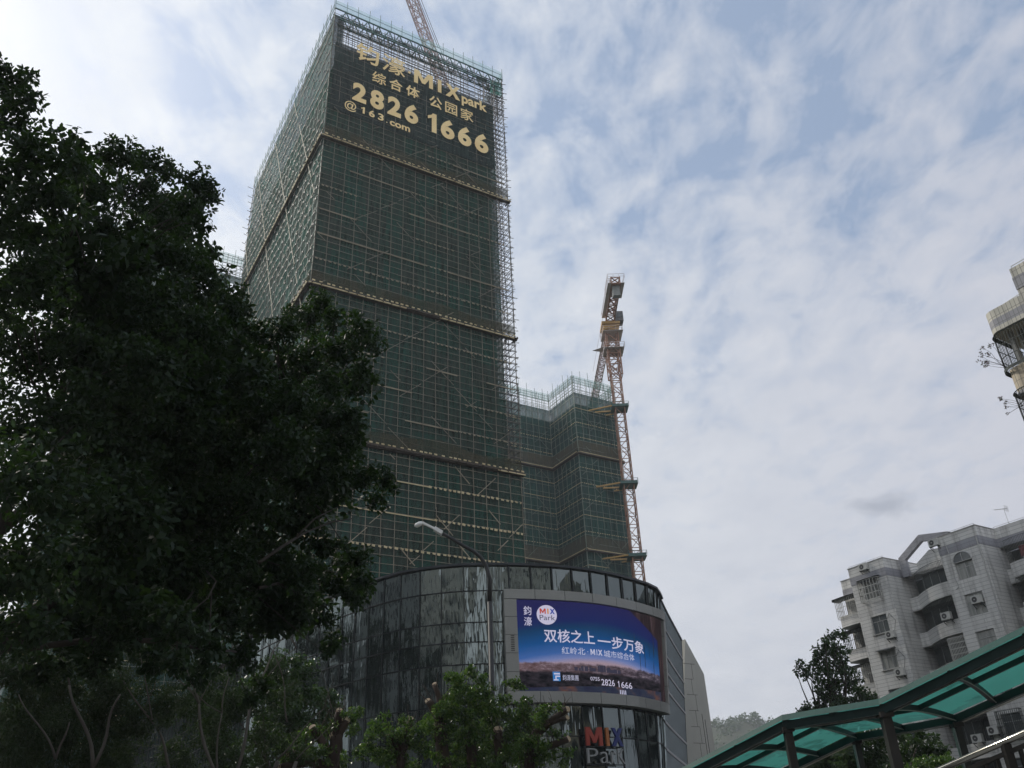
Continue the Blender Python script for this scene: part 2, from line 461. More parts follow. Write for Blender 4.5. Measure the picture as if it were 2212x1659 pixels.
pole_grid(fr_, 0, 6, 35, 92.2, 1.35, FLR/3, .06, 17, -1.2, jit=.04).build('end_scaffold', m_pole_dark, tower)
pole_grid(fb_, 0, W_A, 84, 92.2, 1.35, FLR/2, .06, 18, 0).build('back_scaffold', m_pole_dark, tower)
mb = MB(); rnd = random.Random(5)
for j in range(int((92-35)/(FLR/4))):                       # transoms across the open end strip
    z = 35.8+j*FLR/4
    for y in (0.1, 1.35, 2.7, 4.05):
        mb.bar((21.5, y, z), (23.1+rnd.uniform(0, .25), y, z+rnd.uniform(-.04, .04)), .055)
    if j % 4 == 0: mb.bar((21.5, .05, z), (22.95, .05, z+FLR*.9), .05); mb.bar((22.95, 1.4, z), (21.5, 1.4, z+FLR*.9), .05)
mb.build('end_transoms', m_pole_dark, tower)
lifts = [35.7+FLR*i for i in range(1, 15)]
zs = [z for z in lifts if z < 76 and all(abs(z-b) > 1.2 for b in (51.7, 71.2))]
build_all(boards(ff, .2, 22.5, zs, 21, .5, h=.12), 'walkway_boards', m_board_dim, tower)
build_all(boards(ff, .2, 22.7, [35.7-FLR*i for i in (1, 2, 3, 4, 5)], 22, .8, h=.2), 'walkway_boards', m_board, tower)

rws = boards(fl_, .2, D_A-.2, [z for z in [20+FLR*.5*i for i in range(45)] if z < 91], 24, .26, out=.12, l=(.4, 1.3), step=1.5, h=.09)
build_all(rws, 'walkway_boards', m_side_board, tower)
mb = MB()
for i in range(24):                                          # couplers and knots on the weather side
    for j in range(45):
        a = .4+i*1.5+rnd.uniform(-.1, .1); z = 18+j*FLR/2+rnd.uniform(-.1, .1)
        if z < 91: mb.bar(fl_(a-.12, z, .14), fl_(a+.12, z+rnd.uniform(-.1, .1), .16), .09, .16)
tag(mb.build('couplers', m_pole_dark, tower), kind='stuff')
build_all(braces(ff, 0, 22.6, 36, 76, 6.75, .92, .055, 31, .42), 'bracing_pole', m_pole_mid, tower)
build_all(braces(ff, 0, 22.8, 14, 35.2, 6.75, 1.1, .07, 32, .62), 'bracing_pole', m_pole, tower)
mb = MB()
for k in range(9):                                           # long pale diagonals on the side
    s = -26+k*8.2; mb = MB()
    for z in np.arange(20, 90, 1.9):
        a0_, a1_ = s+(z-12)*.52, s+(z+1.75-12)*.52
        if a0_ > .1 and a1_ < D_A and rnd.random() < .93: mb.bar(fl_(a0_, z, .2+rnd.uniform(-.03, .03)), fl_(a1_, z+1.75, .2), .06)
    if mb.v: mb.build('diagonal_pole', m_pole_lt, tower)
mb = MB()
for j in range(38):                                          # tube ends past the edges
    z = 36+j*1.5+rnd.uniform(-.3, .3)
    mb.bar((-.1, -.05, z), (-.45-rnd.random()*.2, -.05, z), .05) if j % 3 == 0 else None
    mb.bar((-.1, D_A, z), (-.5-rnd.random()*.6, D_A+.1, z+.2), .05)
    mb.bar((W_A, .1, z), (W_A+.25+rnd.random()*.4, -.1, z), .05)
tag(mb.build('tube_ends', m_pole_dark, tower), kind='stuff')
for z, s_ in ((71.2, 1), (51.7, 2), (35.7, 3)):
    platform(W_A, D_A, z, ('front', 'left'), 1.9, s_, parent=tower)

# top: mesh parapet, girder and whips
for (fn, L, z0) in ((ff, W_A, 92.1), (fl_, D_A, 92.1), (fr_, D_A, 92.0), (fb_, W_A, 92.0)):
    net_sheet(fn, 0, L, z0, 93.65, .05, seed=9, out=.12).build('parapet_mesh', m_veil, tower)
mb = MB()
for (fn, L) in ((ff, W_A), (fl_, D_A), (fr_, D_A), (fb_, W_A)):
    n = round(L/1.4)
    for i in range(n+1):
        mb.bar(fn(L*i/n, 91.9, .12), fn(L*i/n+rnd.uniform(-.05, .05), 93.9+rnd.uniform(0, .35), .12), .05)
    mb.bar(fn(0, 93.0, .1), fn(L, 93.0, .1), .04); mb.bar(fn(0, 92.1, .1), fn(L, 92.1, .1), .05)
mb.build('parapet_posts', m_pole_green, tower)
mb = MB(); n = 16
for o in (.25, -.7):
    mb.bar(ff(0, 91.9, o), ff(W_A, 91.9, o), .13); mb.bar(ff(.6, 90.3, o), ff(W_A, 90.3, o), .13)
    for i in range(n):
        a, b = .6+22.2*i/n, .6+22.2*(i+1)/n; m_ = (a+b)/2
        mb.bar(ff(a, 90.3, o), ff(m_, 91.9, o), .11); mb.bar(ff(m_, 91.9, o), ff(b, 90.3, o), .11)
        if i % 2: mb.bar(ff(a, 90.3, .25), ff(a, 90.3, -.7), .08); mb.bar(ff(a, 91.9, .25), ff(a+.6, 90.3, -.7), .07)
mb.build('edge_girder', m_pole_green, tower)
mb = MB()
for a, z, w_, h_ in ((4.9, 90.6, .7, .45), (8.6, 90.4, .6, .4), (19.0, 89.8, 1.5, .9)):
    mb.quad(ff(a, z, .3), ff(a+w_, z+.1, .3), ff(a+w_, z+h_, .36), ff(a, z+h_-.15, .36))
mb.build('cloth_scraps', m_net_dark, tower)

# ------------------------------------------------------------------ the gold lettering on its dark cloth
sign = empty('lettering_sign', LA + Vector((0, 0, 76)), ROTA)
tag(sign, 'dark cloth banner with giant gold characters and a phone number across the tower top', 'banner')
bmb = net_sheet(face_xy('front', 1, 1, 0), .35, 21.3, -.35, 10.35, .04, seed=40, out=.17)
bmb.build('backing_cloth', m_net_dark, sign)

GLYPHS = {'M': [(0, 0), (0, 1), (.26, 1), (.5, .46), (.74, 1), (1, 1), (1, 0), (.79, 0), (.79, .60), (.58, .14), (.42, .14), (.21, .60), (.21, 0)],
          'I': [(0, 0), (1, 0), (1, 1), (0, 1)],
          'X': [(0, 0), (.36, .51), (.03, 1), (.32, 1), (.51, .69), (.70, 1), (.98, 1), (.65, .52), (1, 0), (.70, 0), (.5, .33), (.29, 0)]}
def text_mesh(body, bold=0.0, spacing=1.0):
    if body in GLYPHS: return [Vector((*p, 0)) for p in GLYPHS[body]], [tuple(range(len(GLYPHS[body])))]
    c = bpy.data.curves.new('text', 'FONT'); c.body = body; c.offset = bold; c.space_character = spacing; c.resolution_u = 4
    o = bpy.data.objects.new('text', c); COL.objects.link(o)
    dg = bpy.context.evaluated_depsgraph_get()
    me = bpy.data.meshes.new_from_object(o.evaluated_get(dg)); bpy.data.objects.remove(o); bpy.data.curves.remove(c)
    vs = [v.co.copy() for v in me.vertices]; fs = [tuple(p.vertices) for p in me.polygons]; bpy.data.meshes.remove(me)
    return vs, fs

def fit_text(mb, body, x0, x1, z0, z1, bold, place, th=0.0, keep=None):
    """fit the glyph outlines of body into the rectangle and add them through place(x, z)"""
    if body == '1':
        vs = [Vector(p) for p in ((.42, 0, 0), (1, 0, 0), (1, 1, 0), (.55, 1, 0), (.42, .72, 0), (0, .80, 0), (0, .66, 0), (.30, .86, 0))]
        vs = [Vector(p) for p in ((.45, 0, 0), (1, 0, 0), (1, 1, 0), (.56, 1, 0), (.45, .74, 0), (0, .64, 0), (0, .80, 0), (.42, .90, 0))]; fs = [(0, 1, 2, 3, 4), (3, 7, 6, 5, 4)]
    else: vs, fs = text_mesh(body, bold)
    ax, bx = min(v.x for v in vs), max(v.x for v in vs); ay, by = min(v.y for v in vs), max(v.y for v in vs)
    n = len(mb.v)
    for v in vs:
        mb.v.append(tuple(place(x0+(v.x-ax)/(bx-ax)*(x1-x0), z0+(v.y-ay)/(by-ay)*(z1-z0))))
    for f in fs: mb.f.append(tuple(n+i for i in f))

sp = lambda x, z: (x, -.26, z-76)
rows = {
 'large_character': [('钧', 2.85, 5.75, 84.75, 87.75, .022), ('濠', 6.15, 9.15, 84.75, 87.75, .010), ('·', 9.5, 9.85, 85.9, 86.3, .02), ('M', 10.3, 12.85, 84.8, 87.15, .045), ('I', 13.5, 14.0, 84.8, 87.0, .045), ('X', 14.55, 16.6, 84.75, 86.95, .045), ('park', 16.8, 20.4, 84.15, 86.3, .03)],
 'small_character': [('综', 5.0, 6.75, 82.1, 83.95, .012), ('合', 7.15, 8.85, 82.1, 83.95, .022), ('体', 9.3, 11.1, 82.1, 83.95, .022), ('公', 12.35, 14.1, 81.85, 83.75, .022), ('园', 14.5, 16.15, 81.85, 83.7, .010), ('家', 16.6, 18.4, 81.85, 83.75, .012)],
 'phone_digit': [('2', 2.75, 4.45, 77.95, 80.9, .045), ('8', 4.9, 6.6, 77.9, 80.9, .045), ('2', 7.05, 8.75, 77.85, 80.9, .045), ('6', 9.2, 10.95, 77.75, 80.9, .045),
                  ('1', 12.2, 13.35, 77.65, 80.75, .045), ('6', 13.9, 15.75, 77.5, 80.7, .045), ('6', 16.2, 18.05, 77.45, 80.65, .045), ('6', 18.5, 20.4, 77.4, 80.6, .045)],
 'address_letter': [('@', 1.95, 3.35, 76.0, 77.55, .006), ('1', 3.9, 4.35, 76.4, 77.4, .03), ('6', 4.85, 5.55, 76.35, 77.4, .03), ('3', 5.95, 6.65, 76.35, 77.4, .03), ('.', 6.95, 7.12, 76.35, 76.5, .03), ('com', 7.4, 9.95, 76.2, 76.95, .03)],
}
for nm, glyphs in rows.items():
    mb = MB()
    for (t, x0, x1, z0, z1, b) in glyphs: mb = MB(); fit_text(mb, t, x0, x1, z0, z1, b, sp); mb.build(nm, m_gold, sign)

# ------------------------------------------------------------------ rear towers
m_pole_far = simple('distant_scaffold_tube', (.12, .16, .14), .6, .1, col2=(.26, .28, .22), vscale=.5)
def zig_tower(name, corner, segs, ztop, label, zplat, seed, openings=()):
    """netted block whose street side steps in and out; segs = plan points in the block's own axes"""
    root = empty(name, corner, ROTA); tag(root, label, 'tower')
    net, pol, brd, veil, skirt, cage, open_ = MB(), MB(), MB(), MB(), MB(), MB(), MB(); rnd = random.Random(seed)
    for (p, q) in zip(segs[:-1], segs[1:]):
        p, q = Vector((*p, 0)), Vector((*q, 0)); d = q-p; L = d.length; d.normalize(); nrm = Vector((d.y, -d.x, 0))
        fn = lambda a, z, o=0, p=p, d=d, nrm=nrm: tuple(p+d*a+nrm*o+Vector((0, 0, z)))
        ops = [o for o in openings if o[0] == (round(p.x), round(q.x))]
        spans = [(0, L, 8, ztop-3.8)]
        if ops:
            spans = [(0, L, 8, ztop-8.9), (0, L, ztop-5.7, ztop-4.1)]
            o0 = 0
            for (_, a, b) in ops: spans.append((o0, a, ztop-8.9, ztop-5.7)); o0 = b
            spans.append((o0, L, ztop-8.9, ztop-5.7))
        for (a0, a1, z0, z1) in spans:
            m = net_sheet(fn, a0, a1, z0, z1, .07, .7, 1.0, seed); n = len(net.v); net.v += m.v; net.f += [tuple(i+n for i in f) for f in m.f]
        for (m, tgt) in ((pole_grid(fn, 0, L, 9, ztop-.3, 1.5, FLR/2, .07, seed, .05), pol), (pole_grid(fn, 0, L, ztop-(4.3 if ops else 4), ztop-.2, .75, .62, .07, seed+1, -.4, breaks=.1), cage),
                         *[(b_, brd) for b_ in boards(fn, 0, L, [z for z in np.arange(16, ztop-6, FLR)], seed, .6, h=.14)], *[(b_, pol) for b_ in braces(fn, 0, L, 20, ztop-8, 7, 1, .07, seed, .5)]):
            n = len(tgt.v); tgt.v += m.v; tgt.f += [tuple(i+n for i in f) for f in m.f]
        m = net_sheet(fn, 0, L, ztop-1.9, ztop, .05, seed=seed, out=.1); n = len(veil.v); veil.v += m.v; veil.f += [tuple(i+n for i in f) for f in m.f]
        for i in range(int(L/1.9)+1):
            a = i*1.9; cage.bar(fn(a, ztop-2, .1), fn(a, ztop+rnd.uniform(.3, 1.9), .1), .06)
        for zp in zplat:
            k = max(1, int(L/.7))
            for i in range(k):
                a, b = L*i/k, L*(i+1)/k
                skirt.quad(fn(a, zp, .6), fn(b, zp, .6), fn(b, zp+.5, .16), fn(a, zp+.5, .16)); skirt.quad(fn(a, zp+.5, .15), fn(b, zp+.5, .15), fn(b, zp+2.6, .1), fn(a, zp+2.6, .1))
            brd.bar(fn(-.2, zp-.1, .6), fn(L+.2, zp-.1, .6), .12, .12); open_.bar(fn(-.2, zp-.3, .3), fn(L+.2, zp-.3, .3), .7, .2)
    net.build('netting', m_net_far, root); pol.build('scaffold_tubes', m_pole_far, root); cage.build('top_scaffold', m_pole_green, root)
    veil.build('parapet_mesh', m_veil, root); skirt.build('tarpaulin_skirt', m_tarp_far, root); brd.build('walkway_boards', m_board, root); open_.build('edge_beam', m_beam, root)
    return root

# block behind the main tower, its corner at azimuth 4.6 degrees
cB = Vector((150*math.sin(R(4.61)), 150*math.cos(R(4.61)), 0))
tB = zig_tower('scaffolded_block', cB, [(-22, 8.9), (-7.2, 8.9), (0.0, 8.9), (0, 0), (10.3, 0), (10.3, 16)], 86.8,
     'teal netted block with a stepped front, beside the orange crane', (69.8, 50.6), 60)
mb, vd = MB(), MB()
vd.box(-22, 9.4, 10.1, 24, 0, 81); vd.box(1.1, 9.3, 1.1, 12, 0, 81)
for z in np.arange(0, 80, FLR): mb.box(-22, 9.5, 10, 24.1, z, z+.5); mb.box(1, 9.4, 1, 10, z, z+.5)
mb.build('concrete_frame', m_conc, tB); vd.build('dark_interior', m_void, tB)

cC = Vector((118*math.sin(R(-26.5)), 118*math.cos(R(-26.5)), 0))
tC = zig_tower('scaffolded_block', cC, [(-9, 0), (18, 0), (18, 14)], 90.3,
     'netted block with open lattice windows, glimpsed behind the big ficus', (50,), 70,
     openings=(((-9, 18), 12.5, 17.3), ((-9, 18), 18.9, 22.6)))
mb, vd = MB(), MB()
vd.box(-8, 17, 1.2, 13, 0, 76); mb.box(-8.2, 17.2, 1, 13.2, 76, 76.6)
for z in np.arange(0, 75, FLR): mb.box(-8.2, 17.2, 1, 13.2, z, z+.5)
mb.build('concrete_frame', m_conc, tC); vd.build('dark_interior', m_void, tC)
# ------------------------------------------------------------------ curved glass shopping podium
H_P = 17.0
PTS = [(-46, 104), (-37.5, 93), (-28.9, 80), (-19.2, 62.3), (-12.5, 54.7), (-8.8, 51.2), (-6.3, 49.6), (-3.5, 49.0), (-.8, 49.3), (1.7, 50), (4.0, 51.1), (5.9, 52.6), (7.75, 54.5), (8.75, 56.0), (9.55, 59.0), (10.7, 63.5), (12.85, 71.6)]
def _cr(P, n=24):
    out = []
    for i in range(len(P)-1):
        p0 = P[max(i-1, 0)]; p1 = P[i]; p2 = P[i+1]; p3 = P[min(i+2, len(P)-1)]
        for k in range(n):
            t = k/n
            out.append(tuple(.5*((2*p1[a])+(-p0[a]+p2[a])*t+(2*p0[a]-5*p1[a]+4*p2[a]-p3[a])*t*t+(-p0[a]+3*p1[a]-3*p2[a]+p3[a])*t**3) for a in (0, 1)))
    out.append(P[-1]); return out
CRV = _cr(PTS); SS = [0]
for a, b in zip(CRV[:-1], CRV[1:]): SS.append(SS[-1]+math.hypot(b[0]-a[0], b[1]-a[1]))
S_END = SS[-1]
CXA = np.array([p[0] for p in CRV]); CYA = np.array([p[1] for p in CRV]); SSA = np.array(SS)
S_L0, S_L1 = 1e9, 1e9+1                 # the facade leans outwards towards its right-hand turn
def crv(s, off=0.0, z=17.0):
    off += .088*min(1, max(0, (s-S_L0)/(S_L1-S_L0)))*(z-17)
    x, y = np.interp(s, SSA, CXA), np.interp(s, SSA, CYA)
    if off:
        e = .25; dx = np.interp(s+e, SSA, CXA)-np.interp(s-e, SSA, CXA); dy = np.interp(s+e, SSA, CYA)-np.interp(s-e, SSA, CYA)
        l = math.hypot(dx, dy); x += dy/l*off; y += -dx/l*off
    return (float(x), float(y), z)
def s_az(az, off=0.0):
    """arc length where the facade is seen at azimuth az (front side)"""
    best = None
    for s in np.arange(20, S_END, .05):
        x, y, _ = crv(s, off, 14); a = math.degrees(math.atan2(x, y))
        if best is None or abs(a-az) < best[0]: best = (abs(a-az), s)
        if y > 57 and x > 8: break
    return float(best[1])

S_L0, S_L1 = s_az(6.5), s_az(9.0)
def glass_mat(name, tint, f0=2.4, wav=.9):
    """dark mirror glazing, slightly rippled so that reflections run in vertical streaks"""
    m, nt, out = new_mat(name)
    v = coords(nt, (1, 1, .13)); v2 = coords(nt, (1, 1, .5))
    n1 = NOISE(nt, v, 1.5, 3, .5, .3); n2 = NOISE(nt, v2, .35, 2, .5)
    h = M_(nt, 'ADD', M_(nt, 'MULTIPLY', n1, .05*wav), M_(nt, 'MULTIPLY', n2, .06*wav))
    b = N(nt, 'ShaderNodeBump', ins={'Height': h, 'Strength': .6, 'Distance': 1.0})
    fr = N(nt, 'ShaderNodeFresnel', ins={'IOR': f0})
    d = N(nt, 'ShaderNodeBsdfDiffuse', ins={'Color': (.012, .018, .018, 1)})
    dirt = RAMP(nt, NOISE(nt, coords(nt, (.8, .8, .06)), 2.2, 5, .65), [(.5, 0.0), (.78, .3)])
    g = N(nt, 'ShaderNodeBsdfGlossy', ins={'Color': (*tint, 1), 'Roughness': .025}); nt.links.new(b.outputs[0], g.inputs['Normal'])
    d2 = N(nt, 'ShaderNodeBsdfDiffuse', ins={'Color': (.06, .065, .06, 1)})
    dd = nt.nodes.new('ShaderNodeMixShader'); nt.links.new(dirt, dd.inputs[0]); nt.links.new(d.outputs[0], dd.inputs[1]); nt.links.new(d2.outputs[0], dd.inputs[2])
    mx = nt.nodes.new('ShaderNodeMixShader'); nt.links.new(fr.outputs[0], mx.inputs[0]); nt.links.new(dd.outputs[0], mx.inputs[1]); nt.links.new(g.outputs[0], mx.inputs[2])
    nt.links.new(mx.outputs[0], out.inputs[0]); return m
m_glass = glass_mat('tinted_mirror_glass', (.66, .76, .76), 2.55)
m_mull = simple('dark_mullion_metal', (.018, .022, .026), .4, .5)
m_cop = simple('dark_coping_metal', (.03, .035, .04), .4, .5)
m_roof = simple('podium_roof_screed', (.25, .25, .24), .9)
m_panel = simple('grey_aluminium_panel', (.27, .275, .26), .5, .3, var=.06, vscale=.8)
m_panel_d = simple('panel_joint_black', (.02, .02, .02), .8)

mall = empty('shopping_podium', (0, 49, 0)); OFS = Vector((0, -49, 0))
tag(mall, 'curved dark mirror glass shopping podium carrying a video screen', 'shopping centre')
rnd = random.Random(3)
ROWS = [17.0, 15.5, 13.7, 12.6, 11.4, 9.2, 7.6, 5.6, 3.6, 0.0]
g = MB(); g2 = MB(); mul = MB(); cop = MB()
sc0 = s_az(-.85)                       # the mullions are set out from the screen's left edge
PW = 1.32
brk = [sc0 + k*PW for k in range(-60, 40)]
brk = [s for s in brk if 1 < s < S_END-.2] + [S_END-.05]
S_TURN = s_az(8.9)+1.2
def L_(p): return (p[0], p[1]-49, p[2])
for a, b in zip(brk[:-1], brk[1:]):
    for z1, z0 in zip(ROWS[:-1], ROWS[1:]):
        j = [rnd.uniform(-.012, .012)*(a < S_TURN) for _ in range(4)]
        (g2 if a > S_TURN else g).quad(L_(crv(a, j[0], z0)), L_(crv(b, j[1], z0)), L_(crv(b, j[2], z1)), L_(crv(a, j[3], z1)))
    p, q = crv(a, .05, 0), crv(a, .05, H_P)
    wv = .028 if a < sc0-.5 else .05
    if a > S_TURN:                     # flank: flush, closely spaced joints
        for t in (0, .5): s = a+(b-a)*t; mul.bar(L_(crv(s, -.018, 0)), L_(crv(s, -.018, H_P)), .07, .07)
        for z in ROWS[1:-1]: mul.bar(L_(crv(a, -.01, z)), L_(crv(b, -.01, z)), .09, .16)
        cop.bar(L_(crv(a-.02, -.1, H_P+.05)), L_(crv(b+.02, -.1, H_P+.05)), .3, .14); continue
    mul.bar(L_(p), L_(q), wv, .06)
    if sc0-.1 < a < S_TURN: mul.bar(L_(crv(a, .09, 15.5)), L_(crv(a, .09, H_P)), .06, .1)
    for z in ROWS[1:-1]:
        mul.bar(L_(crv(a, .03, z)), L_(crv(b, .03, z)), .06, .045 if a < S_TURN else .09)
    cop.bar(L_(crv(a-.02, .04, H_P+.05)), L_(crv(b+.02, .04, H_P+.05)), .32, .14)
glz = g.build('curtain_wall_glass', m_glass, mall); g2.build('flank_glass', glass_mat('flank_mirror_glass', (.55, .62, .64), 2.5, 0.04), mall); mul.build('mullions', m_mull, mall); cop.build('coping', m_cop, mall)
rf = MB(); rf.poly([L_(crv(s, -.4, 15.3)) for s in brk] + [(16, 62, 15.3), (-40, 62, 15.3)]); rf.build('roof', m_roof, mall)
bk = MB()
for a, b in zip(brk[:-1], brk[1:]): bk.quad(L_(crv(a, -.6, 0)), L_(crv(b, -.6, 0)), L_(crv(b, -.6, 15.2)), L_(crv(a, -.6, 15.2)))
bk.build('inner_wall', m_void, mall)

# concrete end wall, cut on a slant
m_concw = simple('pale_board_concrete', (.30, .30, .275), .8, col2=(.38, .375, .345), vscale=.5, bump=.2, bscale=9, stretch=(1, 1, .25))
ew = empty('end_wall', (18.0, 99.2, -.62), 0); ew.scale = (1.39, 1.39, 1.39)
tag(ew, 'pale concrete end wall with a slanted top, just beyond the glass podium', 'wall')
dv = Vector((math.sin(R(58.5)), math.cos(R(58.5)), 0)); dn = Vector((dv.y, -dv.x, 0))
mb = MB()
tops = [(0, 17.05), (1.45, 14.35)]
def W_(a, z, o): return tuple(dv*a + dn*o + Vector((0, 0, z)))
A_, B_, C_, D_ = (-3.5, 0), (1.45, 0), (1.45, 14.35), (-.03, 17.0)
for o in (0.0,):
    f = [W_(*A_, .25), W_(*B_, .25), W_(*C_, .25), W_(*D_, .25)]; r = [W_(*A_, -.35), W_(*B_, -.35), W_(*C_, -.35), W_(*D_, -.35)]
    mb.poly(f); mb.poly(r[::-1])
    for i in range(4): mb.quad(f[i], r[i], r[(i+1) % 4], f[(i+1) % 4])
mb.build('wall', m_concw, ew)
jt = MB()
for z in np.arange(.9, 16, 1.18): jt.bar(W_(-.62, z, .252), W_(.35+.25*math.sin(z*3), z, .252), .012, .03)
for z in np.arange(.9, 15, 1.18):
    a = .02 + (.22 if int(z/1.18) % 2 else 0); jt.bar(W_(a, z, .252), W_(a, z+1.18, .252), .02, .012)
jt.bar(W_(.62, 2, .252), W_(.62, 11.3, .252), .05, .012); jt.bar(W_(.86, 2, .252), W_(.86, 10.9, .252), .05, .012)
jt.build('panel_joints', m_panel_d, ew)

# ------------------------------------------------------------------ the video screen and its frame
def emis_screen():
    m, nt, out = new_mat('video_picture')
    uv = nt.nodes.new('ShaderNodeUVMap'); uv.uv_map = 'UVMap'; s = nt.nodes.new('ShaderNodeSeparateXYZ'); nt.links.new(uv.outputs[0], s.inputs[0])
    U, V = s.outputs[0], s.outputs[1]
    nz = NOISE(nt, N(nt, 'ShaderNodeMapping', ins={'Vector': uv.outputs[0], 'Scale': (1.2, 9, 1)}).outputs[0], 2.0, 5, .6)
    arc = M_(nt, 'MULTIPLY', M_(nt, 'POWER', M_(nt, 'SUBTRACT', U, .42), 2), .55)
    vv = M_(nt, 'ADD', M_(nt, 'ADD', V, arc), M_(nt, 'MULTIPLY', M_(nt, 'SUBTRACT', nz, .5), .05))
    skyc = RAMP(nt, vv, [(.27, (.30, .22, .30)), (.33, (.40, .30, .36)), (.375, (.20, .25, .50)), (.44, (.055, .14, .40)), (.57, (.012, .085, .27)), (.72, (.010, .05, .13)), (.80, (.014, .024, .12)), (1.0, (.022, .022, .10))])
    # dark wooded land and pale town at the foot
    c = N(nt, 'ShaderNodeMapping', ins={'Vector': uv.outputs[0], 'Scale': (22, 26, 1)}); tn = NOISE(nt, c.outputs[0], 1.0, 6, .75)
    town = RAMP(nt, tn, [(.36, (.015, .012, .02)), (.5, (.10, .075, .10)), (.62, (.28, .23, .29)), (.72, (.50, .40, .38))])
    wood = RAMP(nt, NOISE(nt, c.outputs[0], .9, 6, .7), [(.4, (.006, .007, .010)), (.7, (.05, .042, .055))])
    warm = MIX(nt, M_(nt, 'MULTIPLY', U, 1.3, clamp=True), (.26, .15, .14), (.03, .035, .05), 'MIX')
    edge = M_(nt, 'ADD', M_(nt, 'MULTIPLY', M_(nt, 'SUBTRACT', NOISE(nt, N(nt, 'ShaderNodeMapping', ins={'Vector': uv.outputs[0], 'Scale': (9, 1, 1)}).outputs[0], 2, 4, .6), .5), .09), V)
    land = MIX(nt, RAMP(nt, edge, [(.20, 0.0), (.225, 1.0)]), wood, MIX(nt, .35, town, warm))
    a = MIX(nt, RAMP(nt, edge, [(.295, 0.0), (.315, 1.0)]), land, skyc)
    glowb = RAMP(nt, NOISE(nt, N(nt, 'ShaderNodeMapping', ins={'Vector': uv.outputs[0], 'Scale': (5, 3, 1)}).outputs[0], 1.3, 3, .6), [(.35, (.02, .02, .05)), (.5, (.03, .04, .07)), (.62, (.12, .06, .05)), (.8, (.35, .18, .10))])
    a = MIX(nt, RAMP(nt, M_(nt, 'SUBTRACT', M_(nt, 'MULTIPLY', U, .17), V), [(.475, 0.0), (.5, 1.0)]) if False else M_(nt, 'GREATER_THAN', M_(nt, 'ADD', .035, M_(nt, 'MULTIPLY', U, .085)), V), a, glowb)
    # brown wall with pale curtain at the right edge
    right = M_(nt, 'GREATER_THAN', M_(nt, 'ADD', U, M_(nt, 'MULTIPLY', M_(nt, 'MAXIMUM', M_(nt, 'SUBTRACT', V, .72), 0), .9)), .93)
    cur = RAMP(nt, NOISE(nt, N(nt, 'ShaderNodeMapping', ins={'Vector': uv.outputs[0], 'Scale': (60, 1.2, 1)}).outputs[0], 1.2, 3), [(.42, (.020, .016, .02)), (.60, (.05, .03, .032)), (.72, (.16, .12, .14))])
    a = MIX(nt, right, a, cur)
    px = N(nt, 'ShaderNodeTexNoise', ins={'Vector': uv.outputs[0], 'Scale': 260, 'Detail': 1}).outputs['Fac']
    a = MIX(nt, 1, a, RAMP(nt, px, [(.3, .78), (.7, 1.15)]), 'MULTIPLY')
    e = N(nt, 'ShaderNodeEmission', ins={'Color': a, 'Strength': .8}); nt.links.new(e.outputs[0], out.inputs[0]); return m
def emit(name, col, st=1.0):
    m, nt, out = new_mat(name); e = N(nt, 'ShaderNodeEmission', ins={'Color': (*col, 1), 'Strength': st}); nt.links.new(e.outputs[0], out.inputs[0]); return m

S0, S1 = s_az(-.42, .35), s_az(8.9, .35)+.15
SZ0, SZ1 = 9.85, 14.88
scr = empty('video_screen', (4, 50, 9.5)); SO = Vector((4, 50, 9.5))
tag(scr, 'large curved video screen showing a city at dusk, mounted on the glass podium', 'screen')
def SL(p): return (p[0]-SO.x, p[1]-SO.y, p[2]-SO.z)
n = 60; me = bpy.data.meshes.new('display'); vs, fs, uvs = [], [], []
for i in range(n+1):
    s = S0+(S1-S0)*i/n
    vs += [SL(crv(s, .35, SZ0)), SL(crv(s, .35, SZ1))]
for i in range(n): fs.append((2*i, 2*i+2, 2*i+3, 2*i+1)); uvs += [(i/n, 0), ((i+1)/n, 0), ((i+1)/n, 1), (i/n, 1)]
me.from_pydata(vs, [], fs); ul = me.uv_layers.new(name='UVMap')
for i, t in enumerate(uvs): ul.data[i].uv = t
me.materials.append(emis_screen()); disp = bpy.data.objects.new('display', me); COL.objects.link(disp); disp.parent = scr

F0, F1 = S0-.72, S1+.42; FZ0, FZ1 = 9.25, 15.45
fr_p, fr_b = MB(), MB()
def slab(mb, s0, s1, z0, z1, o0, o1, k=1):
    """piece of curved cladding between arc lengths and heights"""
    for i in range(k):
        a, b = s0+(s1-s0)*i/k, s0+(s1-s0)*(i+1)/k
        P = lambda s, z, o: SL(crv(s, o, z))
        mb.quad(P(a, z0, o1), P(b, z0, o1), P(b, z1, o1), P(a, z1, o1)); mb.quad(P(a, z1, o0), P(a, z1, o1), P(b, z1, o1), P(b, z1, o0))
        mb.quad(P(a, z0, o1), P(a, z0, o0), P(b, z0, o0), P(b, z0, o1))
    for s in (s0, s1): mb.quad(P(s, z0, o0), P(s, z0, o1), P(s, z1, o1), P(s, z1, o0))
slab(fr_b, F0+.02, F1-.02, FZ0+.02, FZ1-.02, 0, .34, 24)
k = 7
for i in range(k):
    a, b = F0+(F1-F0)*i/k+.015, F0+(F1-F0)*(i+1)/k-.015
    slab(fr_p, a, b, SZ1+.02, FZ1, .02, .55, 5); slab(fr_p, a, b, FZ0, SZ0-.02, .02, .55, 5)
for i in range(5):
    z0_, z1_ = SZ0+(SZ1-SZ0)*i/5+.012, SZ0+(SZ1-SZ0)*(i+1)/5-.012
    slab(fr_p, F0, S0-.02, z0_, z1_, .02, .55, 1); slab(fr_p, S1+.02, F1, z0_, z1_, .02, .55, 1)
fr_p.build('frame_cladding', m_panel, scr); fr_b.build('frame_backing', m_panel_d, scr)
vt = MB()
for i in range(9): z = 12.0+i*.1; p, q = crv(F0+.3, .556, z), crv(F0+.5, .556, z); vt.bar(SL(p), SL(q), .01, .035)
